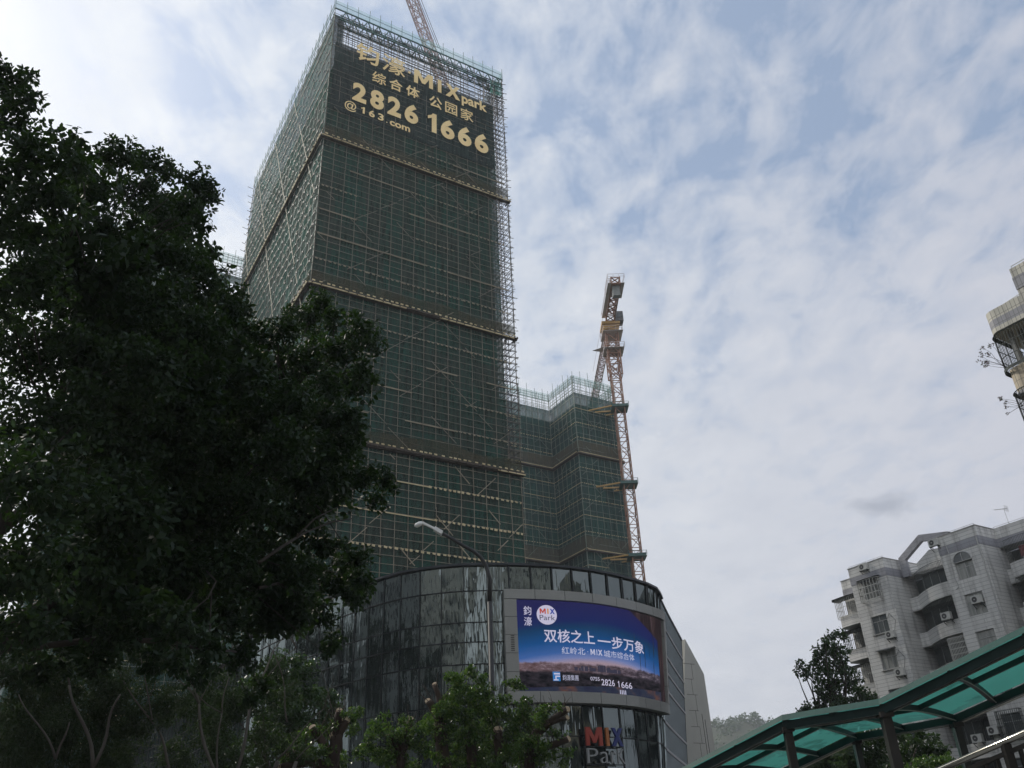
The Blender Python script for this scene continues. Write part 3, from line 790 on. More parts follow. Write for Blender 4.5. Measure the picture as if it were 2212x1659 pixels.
vt.build('vent_grille', m_panel_d, scr)

def scr_xy(az, z, off=.38): return s_az(az, off), z
def on_screen(mb, body, az0, az1, z0, z1, bold, dz=0.0, off=.38):
    a, b = s_az(az0, off), s_az(az1, off)
    fit_text(mb, body, a, b, z0, z1, bold, lambda s, z: SL(crv(s, off, z+dz*(s-a)/(b-a))))
m_w = emit('screen_white', (.50, .48, .62)); m_w2 = emit('screen_pale', (.46, .47, .62)); m_red = emit('screen_red', (.42, .05, .03)); m_or = emit('screen_orange', (.55, .22, .03)); m_bl = emit('screen_blue', (.02, .05, .30)); m_dk = emit('screen_dark', (.03, .03, .06))
mb = MB(); on_screen(mb, '双核之上', 1.30, 4.62, 12.5, 13.25, .012); on_screen(mb, '一步万象', 4.82, 7.72, 12.38, 13.12, .012); mb.build('headline', m_w, scr)
mb = MB(); on_screen(mb, '红岭北', 2.42, 3.92, 11.88, 12.28, .004); on_screen(mb, '·', 4.07, 4.13, 12.05, 12.10, .004); on_screen(mb, 'M', 4.26, 4.54, 11.92, 12.24, 0); on_screen(mb, 'I', 4.64, 4.68, 11.92, 12.24, 0); on_screen(mb, 'X', 4.76, 5.02, 11.92, 12.24, 0); on_screen(mb, '城市综合体', 5.10, 7.05, 11.86, 12.26, .004); mb.build('subline', m_w2, scr)
mb = MB(); on_screen(mb, '鈞', .05, .58, 14.0, 14.52, .006); on_screen(mb, '濠', .05, .58, 13.4, 13.9, .006); mb.build('characters', m_w, scr)
mb = MB(); on_screen(mb, '0755', 4.1, 4.72, 10.5, 10.7, .006); mb.build('area_code', m_w, scr)
mb = MB(); on_screen(mb, '2826', 4.80, 5.62, 10.27, 10.62, .006); on_screen(mb, '1', 5.82, 5.92, 10.25, 10.6, 0); on_screen(mb, '666', 6.02, 6.72, 10.23, 10.58, .006); mb.build('phone_number', m_w, scr)
mb = MB(); on_screen(mb, '鈞濠集團', 2.35, 3.38, 10.45, 10.75, .0); mb.build('caption', m_w2, scr)
# round badge
mb = MB(); sc_ = s_az(1.6, .38); mb.poly([SL(crv(sc_+.60*math.cos(t), .37, 14.05+.56*math.sin(t))) for t in np.linspace(0, 2*math.pi, 40)[:-1]]); mb.build('badge_disc', m_w, scr)
for body, a, b, mm in (('M', -.42, -.06, m_red), ('I', .03, .11, m_or), ('X', .18, .48, m_bl)):
    mb = MB(); fit_text(mb, body, sc_+a, sc_+b, 14.1, 14.4, .02, lambda s, z: SL(crv(s, .385, z))); mb.build('badge_letter', mm, scr)
mb = MB(); fit_text(mb, 'Park', sc_-.44, sc_+.48, 13.74, 14.03, 0, lambda s, z: SL(crv(s, .385, z))); mb.build('badge_word', m_dk, scr)
# blue square emblem with a white f shape
se = s_az(1.98, .38)
mb = MB(); mb.poly([SL(crv(se+a, .375, 10.65+b)) for a, b in ((-.22, -.25), (.22, -.25), (.22, .25), (-.22, .25))]); mb.build('emblem_square', emit('emblem_blue', (.03, .16, .42)), scr)
mb = MB()
for a0_, a1_, b0_, b1_ in ((-.15, .2, .1, .18), (-.08, .2, -.03, .04), (-.08, -.01, -.2, .04), (-.18, .1, -.22, -.16)): mb.poly([SL(crv(se+a, .385, 10.65+b)) for a, b in ((a0_, b0_), (a1_, b0_), (a1_, b1_), (a0_, b1_))])
mb.build('emblem_mark', m_w, scr)
mb = MB(); rnd = random.Random(12)                # skyline, figures and a tree silhouette in the picture
s = S0+3.2
while s < S0+6.2:
    w_, h_ = rnd.uniform(.1, .32), rnd.uniform(.05, .28)*(.4+.6*math.sin((s-S0-3.2)/3*math.pi))
    mb.poly([SL(crv(a, .37, b)) for a, b in ((s, 11.0), (s+w_, 11.0), (s+w_, 11.12+h_), (s, 11.12+h_))]); s += w_*rnd.uniform(.8, 1.6)
mb.build('skyline', emit('skyline_dark', (.035, .035, .06)), scr)
mb = MB()
for i in range(4): x = s_az(5.9, .38)+i*.14; mb.poly([SL(crv(a, .372, b)) for a, b in ((x, 9.88), (x+.08, 9.88), (x+.07, 10.1), (x+.01, 10.12))])
mb.build('pale_figures', m_w2, scr)

# ------------------------------------------------------------------ sign letters under the screen
fs_ = empty('facade_sign', (4, 50, 6.2)); FO = Vector((4, 50, 6.2))
tag(fs_, 'coloured facade lettering above a thin white word, on the glass below the video screen', 'sign')
def FL(p): return (p[0]-FO.x, p[1]-FO.y, p[2]-FO.z)
def solid_text(body, a, b, z0, z1, bold, mat, name, th=.12, off=.35):
    mb = MB(); vs, fs = text_mesh(body, bold)
    ax, bx = min(v.x for v in vs), max(v.x for v in vs); ay, by = min(v.y for v in vs), max(v.y for v in vs)
    P = lambda v, o: FL(crv(a+(v.x-ax)/(bx-ax)*(b-a), o, z0+(v.y-ay)/(by-ay)*(z1-z0)))
    n = len(vs); mb.v = [P(v, off+th) for v in vs]+[P(v, off) for v in vs]
    ec = {}
    for f in fs:
        mb.f.append(f)
        for i in range(len(f)):
            e = (f[i], f[(i+1) % len(f)]); k = tuple(sorted(e)); ec.setdefault(k, []).append(e)
    for k, es in ec.items():
        if len(es) == 1: e = es[0]; mb.f.append((e[1], e[0], e[0]+n, e[1]+n))
    return mb.build(name, mat, fs_)
a, b = s_az(3.55, .4), s_az(5.78, .4); w_ = b-a
solid_text('M', a, a+w_*.42, 7.08, 8.02, .012, simple('red_sign_enamel', (.30, .04, .025), .5, var=.1), 'sign_letter')
solid_text('I', a+w_*.52, a+w_*.60, 7.08, 8.02, .012, simple('orange_sign_enamel', (.36, .12, .03), .5, var=.1), 'sign_letter')
solid_text('X', a+w_*.68, b, 7.08, 8.02, .012, simple('blue_sign_enamel', (.015, .03, .16), .5, var=.1), 'sign_letter')
m_wh = simple('white_sign_enamel', (.27, .28, .28), .4, var=.05)
for body, t0, t1, z1 in (('P', 0, .27, 6.95), ('a', .33, .55, 6.78), ('r', .62, .75, 6.78), ('K', .8, 1.0, 6.95)): solid_text(body, a+w_*t0, a+w_*t1, 6.2, z1, -.012, m_wh, 'sign_letter')
mb = MB()
for z in (6.15, 7.06): mb.bar(FL(crv(a, .3, z)), FL(crv(b, .3, z)), .05)
for t in (0, .5, 1): mb.bar(FL(crv(a+w_*t, .02, 7.06)), FL(crv(a+w_*t, .32, 7.06)), .05)
mb.build('mounting_rail', m_mull, fs_)
# ------------------------------------------------------------------ ground, road and the street behind the viewer (mirrored in the podium glass)
m_asph = simple('asphalt', (.045, .045, .048), .9, bump=.3, bscale=60, vscale=.3)
m_pave = simple('paving', (.26, .25, .235), .85, vscale=.5, bump=.2)
m_grass = simple('planting_soil', (.05, .06, .03), .95, vscale=.6)
g = MB(); g.box(-3000, 3000, -3000, 3000, -2, -.15); tag(g.build('ground', m_grass), kind='structure')
g = MB(); g.quad((-400, 14, -.10), (400, 14, -.10), (400, 30, -.10), (-400, 30, -.10)); tag(g.build('road', m_asph), kind='structure')
g = MB(); g.box(-400, 400, -20, 13.8, -.14, .02); g.box(-400, 400, 30.2, 49, -.14, .02); tag(g.build('pavement', m_pave), kind='structure')

m_tile_w = simple('white_facade_tile', (.62, .62, .58), .6, col2=(.74, .73, .69), vscale=.3)
m_win_dk = simple('dark_window_recess', (.03, .035, .04), .2, var=.3)
def street_block(x, y, w, d, h, lab):
    root = empty('apartment_block', (x, y, 0)); tag(root, lab, 'apartment building', 'apartment blocks across the street behind the viewer')
    a, b, c = MB(), MB(), MB(); a.box(-w/2, w/2, -d, 0, 0, h); nb = int(w/3.4)
    for i in range(nb):
        xx = -w/2+1+i*(w-1.2)/nb
        for k in range(1, int(h/3)):
            if (i*3+k) % 5: b.box(xx, xx+1.7, -.01, .03, k*3+.9, k*3+2.4)
            if i % 3 == 1: c.box(xx-.5, xx+2.3, .0, 1.2, k*3, k*3+1.0)
    for i in range(int(d/2.6)):
        for k in range(1, int(h/3)):
            if (i+k) % 4: b.box(w/2-.01, w/2+.03, -d+.9+i*2.6, -d+2.4+i*2.6, k*3+.6, k*3+2.6)
    a.build('wall', m_tile_w, root); b.build('window', m_win_dk, root); c.build('balcony', m_tile_w, root)
for i, (x, w, h, y) in enumerate(((-78, 24, 44, 58), (-80, 22, 52, 40), (-74, 20, 46, 22), (-86, 24, 56, 4), (-92, 22, 50, -12), (-82, 22, 50, -30), (-54, 20, 44, -26), (-28, 16, 60, -32), (-6, 17, 46, -26), (16, 16, 56, -30), (40, 20, 48, -28), (70, 22, 58, -34))):
    street_block(x, y, w, 14, h, 'white tiled apartment block behind the viewer, %s' % ('first of the left row', 'second of the left row', 'third of the left row', 'fourth of the left row', 'fifth of the left row', 'far left', 'left', 'left of centre', 'centre', 'right of centre', 'right', 'far right')[i])
# ------------------------------------------------------------------ tower cranes
m_cr = simple('orange_crane_paint', (.24, .11, .07), .6, .0, col2=(.34, .19, .12), vscale=.6)
m_cr_y = simple('yellow_ochre_paint', (.42, .25, .07), .55, .1, col2=(.50, .31, .12), vscale=.6)
m_cr_w = simple('weathered_white_paint', (.46, .40, .38), .6, col2=(.60, .53, .50), vscale=.8)
m_cr_pk = simple('faded_pink_white_paint', (.55, .44, .44), .6, col2=(.66, .58, .60), vscale=.8)
m_cwt = simple('counterweight_concrete', (.20, .21, .20), .85)
m_cab = simple('crane_cab_steel', (.10, .09, .09), .5)
mx_, my_ = 20.95, 150.8
crane = empty('tower_crane', (mx_, my_, 0), R(1.5))
tag(crane, 'orange lattice tower crane standing beside the teal netted block, its jib pointing away', 'crane')
mb = MB(); lattice(mb, (0, 0, 0), (0, 0, 99), 1.85, 2.2, .11, up=(0, 1, 0), xb=False); mb.build('mast', m_cr, crane)
mb = MB()                                     # climbing frame
lattice(mb, (0, 0, 86.5), (0, 0, 96.5), 2.6, 2.5, .12, up=(0, 1, 0)); mb.build('climbing_frame', m_cr, crane)
def rail(mb, x0, x1, y0, y1, z, h=1.1):
    for (p, q) in (((x0, y0), (x1, y0)), ((x1, y0), (x1, y1)), ((x1, y1), (x0, y1)), ((x0, y1), (x0, y0))):
        mb.bar((*p, z+h), (*q, z+h), .06); mb.bar((*p, z+h*.5), (*q, z+h*.5), .05)
        for t in (0, .33, .66): mb.bar((p[0]+(q[0]-p[0])*t, p[1]+(q[1]-p[1])*t, z), (p[0]+(q[0]-p[0])*t, p[1]+(q[1]-p[1])*t, z+h), .05)
mb = MB(); mb.box(-1.9, 2.2, -2.0, 2.0, 92.5, 92.6); rail(mb, -1.9, 2.3, -2.0, 2.0, 92.6); mb.box(-1.9, 2.3, -2.2, 2.2, 96.4, 96.5); rail(mb, -1.9, 2.2, -2.2, 2.2, 96.5)
mb.poly([(-2.1, -2.3, 92.4), (-4.6, -2.6, 91.4), (-2.1, -.2, 92.4)]); mb.build('service_platform', m_cr_w, crane)
mb = MB(); mb.box(-1.6, 1.6, -1.6, 1.6, 97.0, 98.2); mb.box(-1.9, 1.9, -1.9, 1.9, 98.3, 98.9); mb.bar((-1.7, -1.7, 97), (1.7, -1.7, 98), .3)
mb.build('slewing_ring', m_cr_y, crane)
mb = MB(); mb.box(1.0, 2.7, -2.0, .2, 98.9, 101.2); mb.build('operator_cab', m_cab, crane)
mb = MB(); mb.box(1.06, 2.64, -2.03, -1.97, 99.6, 100.9); mb.build('cab_window', m_win_dk, crane)
mb = MB(); lattice(mb, (0, -1.2, 100.2), (.0, -13.2, 100.8), 1.7, 1.7, .16); mb.bar((-.85, -1, 101.2), (-.85, -13.4, 101.6), .22); mb.bar((.85, -1, 101.2), (.85, -13.4, 101.6), .22)
mb.box(-1.0, 1.0, -13.6, -9.2, 99.9, 100.1)
mb.build('counter_jib', m_cr, crane)
mb = MB(); rail(mb, -1.6, 1.7, -13.9, -8.5, 100.9); mb.box(-1.7, -1.0, -13.8, -1.5, 99.9, 99.98); mb.box(1.0, 1.6, -13.8, -8.5, 99.9, 99.98); rail(mb, -1.7, -1.1, -13.8, -1.5, 100.0, 1.0); mb.build('walkway', m_cr_w, crane)
mb = MB(); mb.box(-.7, .7, -12.9, -12.3, 97.6, 100.6); mb.box(-.7, .7, -12.2, -11.6, 97.9, 100.6); mb.box(-.65, .65, -11.5, -10.9, 98.3, 100.6); mb.build('counterweight', m_cwt, crane)
mb = MB(); lattice(mb, (0, 1.6, 100.2), (-.4, 52, 100.4), 1.6, 1.6, .13, tri=True); mb.build('jib', m_cr_pk, crane)
mb = MB(); mb.bar((-.9, -12, 102), (-1.2, 24, 101.9), .05); mb.bar((0, 2, 101.6), (0, 50, 101.8), .05); mb.build('pendant_line', m_cr_w, crane)
for z in (79.5, 63.2, 49.2):
    r_ = empty('wall_tie', (0, 0, z)); r_.parent = crane
    mb = MB()
    for a in (-1.35, 1.35): mb.bar((-1.6, a, 0), (1.6, a, 0), .3, .4); mb.bar((a, -1.6, 0), (a, 1.6, 0), .3, .4)
    mb.box(-1.6, 1.7, -1.7, 1.6, -.35, -.27); mb.build('collar', m_pole_green, r_)
    mb = MB(); mb.bar((-1.4, 1.2, 0), (-6.4, 1.9, .2), .26); mb.bar((-1.4, -1.2, 0), (-6.4, 1.0, .1), .26); mb.bar((1.2, 1.4, 0), (-4.2, 3.8, 0), .26); mb.build('strut', m_cr_y, r_)
    mb = MB(); rail(mb, -1.6, 1.7, -1.7, 1.6, -.27, .9); mb.build('guard_rail', m_pole_green, r_)

# second crane: only its jib shows over the tallest tower; its mast stands in the lift shaft
c2 = empty('tower_crane', LA + Matrix.Rotation(ROTA, 3, 'Z') @ Vector((13.5, 17.5, 0)), 0)
tag(c2, 'pale lattice crane jib rising over the roof edge of the tallest tower', 'crane')
ca = at(924, 92, 88.0); cb = at(890, 0, 84.0)
base = c2.location
root_z = 104.0
# jib line: through the two sighted points, raised like a luffing boom
d = (cb-ca).normalized(); foot = ca - d*10; tip = cb + d*20
mb = MB(); lattice(mb, foot-base, tip-base, 1.25, 1.7, .10); mb.build('jib', m_cr_pk, c2)
off = Vector((1.7, 0, .2))
mb = MB(); mb.bar(foot-base+off, tip-base+Vector((.5, 0, 1.4)), .06); mb.bar(at(947, 104, 88)-base, at(905, 0, 84)-base, .06); mb.build('pendant_line', m_cab, c2)
fz = foot.z-1
c2m = MB(); lattice(c2m, Vector((foot.x, foot.y, 60))-base, Vector((foot.x, foot.y, fz))-base, 1.9, 2.2, .13, up=(0, 1, 0)); c2m.build('mast', m_cr, c2)
c2m = MB(); q_ = Vector((foot.x, foot.y, fz))-base; c2m.box(q_.x-1.4, q_.x+1.4, q_.y-1.4, q_.y+1.4, q_.z, q_.z+1.2); c2m.build('slewing_ring', m_cr_y, c2)
# ------------------------------------------------------------------ tiled walk-up flats on the right
def tile_mat(name, c1, c2, joint, bw=.62, rh=.30, ms=.035, dirt=(.09, .085, .075), vert=False):
    m, nt, out = new_mat(name)
    tcn = nt.nodes.new('ShaderNodeTexCoord'); s = nt.nodes.new('ShaderNodeSeparateXYZ'); nt.links.new(tcn.outputs['Object'], s.inputs[0])
    h = M_(nt, 'ADD', s.outputs[0], s.outputs[1]); cc = nt.nodes.new('ShaderNodeCombineXYZ')
    nt.links.new(h, cc.inputs[0]); nt.links.new(s.outputs[2], cc.inputs[1])
    br = N(nt, 'ShaderNodeTexBrick', offset=0.0 if vert else .5, ins={'Vector': cc.outputs[0], 'Scale': 1.0, 'Brick Width': bw, 'Row Height': rh, 'Mortar Size': ms/2, 'Mortar Smooth': .3, 'Bias': 0.0,
           'Color1': (*c1, 1), 'Color2': (*c2, 1), 'Mortar': (*joint, 1)})
    st = N(nt, 'ShaderNodeMapping', ins={'Vector': cc.outputs[0], 'Scale': (1.5, .16, 1)})
    dm = RAMP(nt, NOISE(nt, st.outputs[0], 1.1, 6, .65), [(.50, 0.0), (.74, .72)])
    col = MIX(nt, dm, br.outputs[0], dirt)
    col = MIX(nt, RAMP(nt, NOISE(nt, cc.outputs[0], .5, 5, .6), [(.35, .0), (.75, .22)]), col, (.28, .275, .265))
    p = N(nt, 'ShaderNodeBsdfPrincipled', ins={'Base Color': col, 'Roughness': .55}); nt.links.new(p.outputs[0], out.inputs[0]); return m
m_tile = tile_mat('pale_wall_tile', (.62, .61, .59), (.71, .70, .67), (.33, .33, .32), bw=7.3)
m_band = tile_mat('grey_band_tile', (.30, .30, .33), (.35, .35, .38), (.20, .20, .21), bw=7.3)
m_tile2 = tile_mat('buff_wall_tile', (.52, .50, .42), (.60, .57, .48), (.17, .16, .14), bw=.20, rh=.42, ms=.03, vert=True)
m_band2 = tile_mat('grey_parapet_tile', (.26, .26, .28), (.31, .31, .33), (.14, .14, .15), bw=.20, rh=.42, ms=.03, vert=True)
m_tan = tile_mat('tan_balcony_tile', (.50, .41, .28), (.56, .47, .33), (.2, .17, .13), bw=.20, rh=.42, ms=.03, vert=True)
m_lite = simple('weathered_cement', (.30, .295, .28), .85, col2=(.42, .41, .385), vscale=.6, stretch=(1, 1, .25))
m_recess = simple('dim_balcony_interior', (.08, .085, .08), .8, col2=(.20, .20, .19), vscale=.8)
m_cage = simple('painted_cage_bars', (.50, .50, .47), .5, .2, var=.2)
m_cage_d = simple('rusty_dark_cage_bars', (.05, .06, .055), .6, .3, var=.4)
m_frame = simple('aluminium_window_frame', (.38, .38, .37), .4, .4, var=.1)
m_pane = simple('window_pane_glass', (.05, .06, .065), .08, 0, col2=(.16, .17, .165), vscale=.7)
m_curt = simple('curtained_pane', (.16, .17, .16), .25, 0, col2=(.42, .42, .39), vscale=.9, stretch=(3, 3, .3))
m_acw = simple('air_conditioner_case', (.50, .50, .47), .5, var=.12)
m_fan = simple('fan_grille', (.06, .06, .06), .6)
m_sheet = simple('corrugated_awning', (.12, .13, .13), .6, .2, var=.3)

def window(parent, u0, u1, z0, z1, w, face='f', curtain=False, cols=2, recess=.16):
    """aluminium window in a wall facing -w ('f'); frame, panes and a small sill"""
    r = empty('window', (0, 0, 0)); r.parent = parent
    fr, pn = MB(), MB(); t = .05
    hz = z0+(z1-z0)*.66
    fr.box(u0, u1, w-.03, w+.05, z0, z0+t); fr.box(u0, u1, w-.03, w+.05, z1-t, z1); fr.box(u0, u0+t, w-.035, w+.05, z0+t, z1-t); fr.box(u1-t, u1, w-.035, w+.05, z0+t, z1-t)
    fr.box(u0+t, u1-t, w-.033, w+.04, hz, hz+t)
    for i in range(1, cols): x = u0+(u1-u0)*i/cols; fr.box(x-.025, x+.025, w-.034, w+.04, z0+t, hz)
    if cols > 1: x = (u0+u1)/2; fr.box(x-.025, x+.025, w-.034, w+.04, hz+t, z1-t)
    pn.box(u0+t, u1-t, w+.0, w+.02, z0+t, z1-t)
    fr.build('frame', m_frame, r); pn.build('pane', m_curt if curtain else m_pane, r)
    return r

def aircon(loc, rz, lab):
    """outdoor air conditioner: case, round fan grille, bracket; local -y is the fan side"""
    r = empty('air_conditioner', loc, rz); tag(r, lab, 'air conditioner', 'air conditioners on the flats')
    c, f, b = MB(), MB(), MB()
    c.box(-.42, .42, -.32, 0, 0, .58); c.build('case', m_acw, r)
    f.poly([(-.10+.22*math.cos(t), -.325, .29+.22*math.sin(t)) for t in np.linspace(0, 2*math.pi, 17)[:-1]])
    f.build('fan_grille', m_fan, r)
    h = MB(); h.tube([(-.10, -.33, .29), (-.10, -.345, .29)], .05, 8); h.build('fan_hub', m_acw, r)
    b.bar((-.36, -.34, -.03), (-.36, .18, -.03), .05); b.bar((.36, -.34, -.03), (.36, .18, -.03), .05); b.bar((-.36, -.3, -.03), (-.36, .16, -.36), .04); b.bar((.36, -.3, -.03), (.36, .16, -.36), .04)
    b.build('bracket', m_cage_d, r); return r

def cage(mb, pts, z0, z1, sp=.14, r=.022, rails=4):
    """burglar bars along a plan polyline"""
    for p, q in zip(pts[:-1], pts[1:]):
        p, q = Vector((*p, 0)), Vector((*q, 0)); L = (q-p).length; n = max(1, round(L/sp))
        for i in range(n+1): a = p+(q-p)*i/n; mb.bar((a.x, a.y, z0), (a.x, a.y, z1), r)
        for k in range(rails): z = z0+(z1-z0)*k/(rails-1); mb.bar((p.x, p.y, z), (q.x, q.y, z), r*1.3)

ROTF = R(90-147.56)
oF = Vector((81*math.sin(R(23.25)), 81*math.cos(R(23.25)), 0)); HF = 24.0; FH = 3.05
flats = empty('tiled_apartment_building', oF, ROTF)
tag(flats, 'grey tiled walk-up flats with curved balconies and an open gable', 'apartment building')
RF = Matrix.Rotation(ROTF, 3, 'Z')
def WF(u, w, z): return oF + RF @ Vector((u, w, z))
def bay(parent, u0, u1, w0, w1, top, wins, wall=m_tile, band=m_band, cut=None):
    """projecting stair/room bay with real window openings on its front"""
    mb = MB()
    z_low = top-1.62
    # front wall split around openings (each opening: u0,u1,z0,z1)
    th = .22
    zs = sorted(wins, key=lambda q: q[2]); z = 0
    for (a, b, c, d) in zs:
        mb.box(u0, u1, w0, w0+th, z, c); mb.box(u0, a, w0, w0+th, c, d); mb.box(b, u1, w0, w0+th, c, d); z = d
    mb.box(u0, u1, w0, w0+th, z, z_low)
    mb.box(u0, u0+th, w0+th, w1, 0, z_low); mb.box(u1-th, u1, w0+th, w1, 0, z_low)
    mb.build('wall', wall, parent)
    b_ = MB(); b_.box(u0-.02, u1+.02, w0-.02, w1, z_low+.02, z_low+.72); b_.build('grey_band', band, parent)
    t_ = MB(); t_.box(u0, u1, w0, w1, z_low+.74, top-.06); t_.build('parapet', wall, parent)
    c_ = MB(); c_.box(u0-.05, u1+.05, w0-.05, w0+.25, top-.05, top); c_.box(u0-.05, u0+.2, w0+.26, w1, top-.05, top); c_.box(u1-.2, u1+.05, w0+.26, w1, top-.05, top)
    c_.build('coping', m_lite, parent)
    i_ = MB()
    for (a, b, c, d) in zs: i_.box(a-.1, b+.1, w0+.9, w0+1.0, c-.2, d+.2)
    i_.build('room_interior', m_recess, parent)

tops1 = [22.35, 19.3, 16.3, 13.2, 10.2, 7.1, 4.1]
w1 = [(-2.65, -1.05, t-1.5, t) for t in tops1]
bay(flats, -3.8, 0, 0, 11, HF, w1)
for i, (a, b, c, d) in enumerate(w1): window(flats, a, b, c, d, .12, curtain=(i in (0, 2)), cols=3 if i else 2)
tops2 = [22.2, 18.9, 16.0, 13.0, 9.9, 6.9, 3.8]
w2 = [(6.45, 8.0, t-1.7, t) for t in tops2]
bay(flats, 5.46, 9.05, -.2, 11, HF, w2[1:] + [(6.45, 8.0, 20.1, 21.5)])
for i, (a, b, c, d) in enumerate(w2):
    if i == 0: window(flats, 6.45, 8.0, 20.1, 21.5, -.06, curtain=True)
    else: window(flats, a, b, c, d, -.06, curtain=(i in (1, 2)), cols=3 if i == 1 else 2)
# arched head over the top window (pane, surround)
mb = MB(); ar = [(7.225+.775*math.cos(t), -.215, 21.5+.72*math.sin(t)) for t in np.linspace(0, math.pi, 17)]; mb.poly(ar); mb.build('arched_pane', m_pane, flats)
mb = MB(); mb.tube([(p[0]+(p[0]-7.225)*.05, -.23, p[2]+.03) for p in ar], .05, 6); mb.bar((6.45, -.25, 21.5), (8.0, -.25, 21.5), .06); mb.bar((7.225, -.24, 21.5), (7.225, -.24, 22.2), .04)
mb.build('arch_surround', m_frame, flats)
bay(flats, 14.5, 18.1, -.2, 11, HF, [(15.4, 17.0, t-1.6, t) for t in tops2])
# left wing set back, with caged balconies
bay(flats, -6.75, -3.8, 2.5, 11, HF-.05, [(-6.1, -4.5, t-1.9, t) for t in tops1[1:]])
for k in range(6):
    zf = 20.35-FH*k
    r_ = empty('caged_balcony', (0, 0, 0)); r_.parent = flats
    mb = MB(); pts = [(-6.9, 2.5), (-6.95, 1.5), (-6.5, .95), (-5.2, .8), (-3.8, .85)]
    for p, q in zip(pts[:-1], pts[1:]): mb.quad((*p, zf-1.0), (*q, zf-1.0), (*q, zf-.05), (*p, zf-.05))
    mb.poly([(*p, zf-1.0) for p in pts]+[(-3.8, 2.5, zf-1.0)]); mb.build('parapet', m_tile, r_)
    mb = MB(); pp = [(p[0]-.12, p[1]-.15) for p in pts]; cage(mb, pp, zf-.1, zf+1.55, .2, .026, 3); mb.build('cage', m_cage_d if k % 2 else m_cage, r_)
    mb = MB(); mb.poly([(p[0]-.3, p[1]-.3, zf+1.6) for p in pts]+[(-3.8, 2.4, zf+1.75), (-6.9, 2.4, zf+1.75)]); mb.poly([(p[0]-.3, p[1]-.3, zf+1.55) for p in pts]+[(-3.8, 2.4, zf+1.70), (-6.9, 2.4, zf+1.70)])
    mb.build('awning', m_sheet, r_)
# recesses between the bays: back wall, balcony bands, openings
def recess(u0, u1, wb, sgn):
    mb, br, ins = MB(), MB(), MB()
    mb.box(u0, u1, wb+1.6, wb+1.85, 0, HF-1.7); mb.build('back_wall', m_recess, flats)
    for k in range(7):
        zf = 20.55-FH*k; 
        if zf < 2: break
        r_ = empty('balcony', (0, 0, 0)); r_.parent = flats
        n = 14; pts = []
        for i in range(n+1):
            t = i/n; u = u0+(u1-u0)*t
            bul = max(0, math.sin(math.pi*min(1, max(0, (t-.16)/.84))*.62+.05)) if sgn > 0 else math.sin(math.pi*(.15+t*.7))
            pts.append((u, wb+.02-1.85*bul if t > .16 else wb))
        a = MB()
        for p, q in zip(pts[:-1], pts[1:]):
            a.quad((*p, zf-1.12), (*q, zf-1.12), (*q, zf), (*p, zf)); a.quad((p[0], p[1]+.12, zf), (q[0], q[1]+.12, zf), (*q, zf), (*p, zf))
            a.quad((p[0], p[1]+.12, zf-1.0), (q[0], q[1]+.12, zf-1.0), (q[0], q[1]+.12, zf), (p[0], p[1]+.12, zf))
        a.poly([(*p, zf-1.12) for p in pts]+[(u1, wb+1.6, zf-1.12), (u0, wb+1.6, zf-1.12)]); a.build('parapet', m_tile, r_)
        c = MB(); cg = pts[3:] if k != 2 else pts[3:9]
        cage(c, [(p[0], p[1]+.05) for p in cg[::2]]+[cg[-1]], zf, zf+1.85, .13, .02, 3); c.build('cage', m_cage_d, r_)
        if k == 2:
            c = MB(); pl = [(p[0], p[1]-.12) for p in pts[9:]]; cage(c, [pl[0], pl[-1]], zf, zf+1.7, .13, .045, 5); c.build('white_railing', m_cage, r_)
        # glazing and clutter inside
        g = MB(); g.box(u0+1.4, u1-.2, wb+.5, wb+.55, zf-.1, zf+1.7); g.build('glazing', m_pane, r_)
        f = MB(); 
        for x in np.linspace(u0+1.4, u1-.2, 6): f.box(x-.03, x+.03, wb+.44, wb+.49, zf-.1, zf+1.75)
        f.build('glazing_frame', m_frame, r_)
        s_ = MB(); s_.box(u0, u1, wb-.05, wb+1.6, zf+1.88, zf+1.95); s_.build('ceiling_slab', m_lite, r_)
    t = MB(); t.box(u0+.01, u1-.01, wb-.0, wb+1.6, HF-1.62, HF-1.3); return t
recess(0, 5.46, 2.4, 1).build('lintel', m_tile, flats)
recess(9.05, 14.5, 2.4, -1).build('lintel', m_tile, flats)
# second recess keeps a straight parapet with its grey band
mb = MB(); mb.box(9.05, 14.5, 2.35, 2.6, HF-.9, HF); mb.build('parapet', m_tile, flats)
mb = MB(); mb.box(9.05, 14.5, 2.33, 2.62, HF-1.6, HF-.92); mb.build('grey_band', m_band, flats)
# open gable over the first recess
gb = empty('open_gable', (0, 0, 0)); gb.parent = flats
mb = MB(); G = [(.25, 22.3), (.25, 24.05), (2.75, 25.45), (5.46, 24.9)]; Gi = [(.85, 22.3), (.85, 23.75), (2.8, 24.85), (5.46, 24.35)]
for i in range(3):
    for w in (1.9, 2.3): mb.quad((G[i][0], w, G[i][1]), (G[i+1][0], w, G[i+1][1]), (Gi[i+1][0], w, Gi[i+1][1]), (Gi[i][0], w, Gi[i][1]))
    mb.quad((G[i][0], 1.9, G[i][1]), (G[i+1][0], 1.9, G[i+1][1]), (G[i+1][0], 2.3, G[i+1][1]), (G[i][0], 2.3, G[i][1]))
    mb.quad((Gi[i][0], 1.9, Gi[i][1]), (Gi[i+1][0], 1.9, Gi[i+1][1]), (Gi[i+1][0], 2.3, Gi[i+1][1]), (Gi[i][0], 2.3, Gi[i][1]))
mb.build('gable_frame', m_band, gb)
mb = MB(); mb.poly([(1.5, 2.45, 22.3), (5.46, 2.45, 22.3), (5.46, 2.45, 23.75), (3.0, 2.45, 24.1), (1.5, 2.45, 23.3)]); mb.poly([(1.5, 2.65, 22.3), (5.46, 2.65, 22.3), (5.46, 2.65, 23.75), (3.0, 2.65, 24.1), (1.5, 2.65, 23.3)]); mb.build('gable_wall', m_tile, gb)
mb = MB()
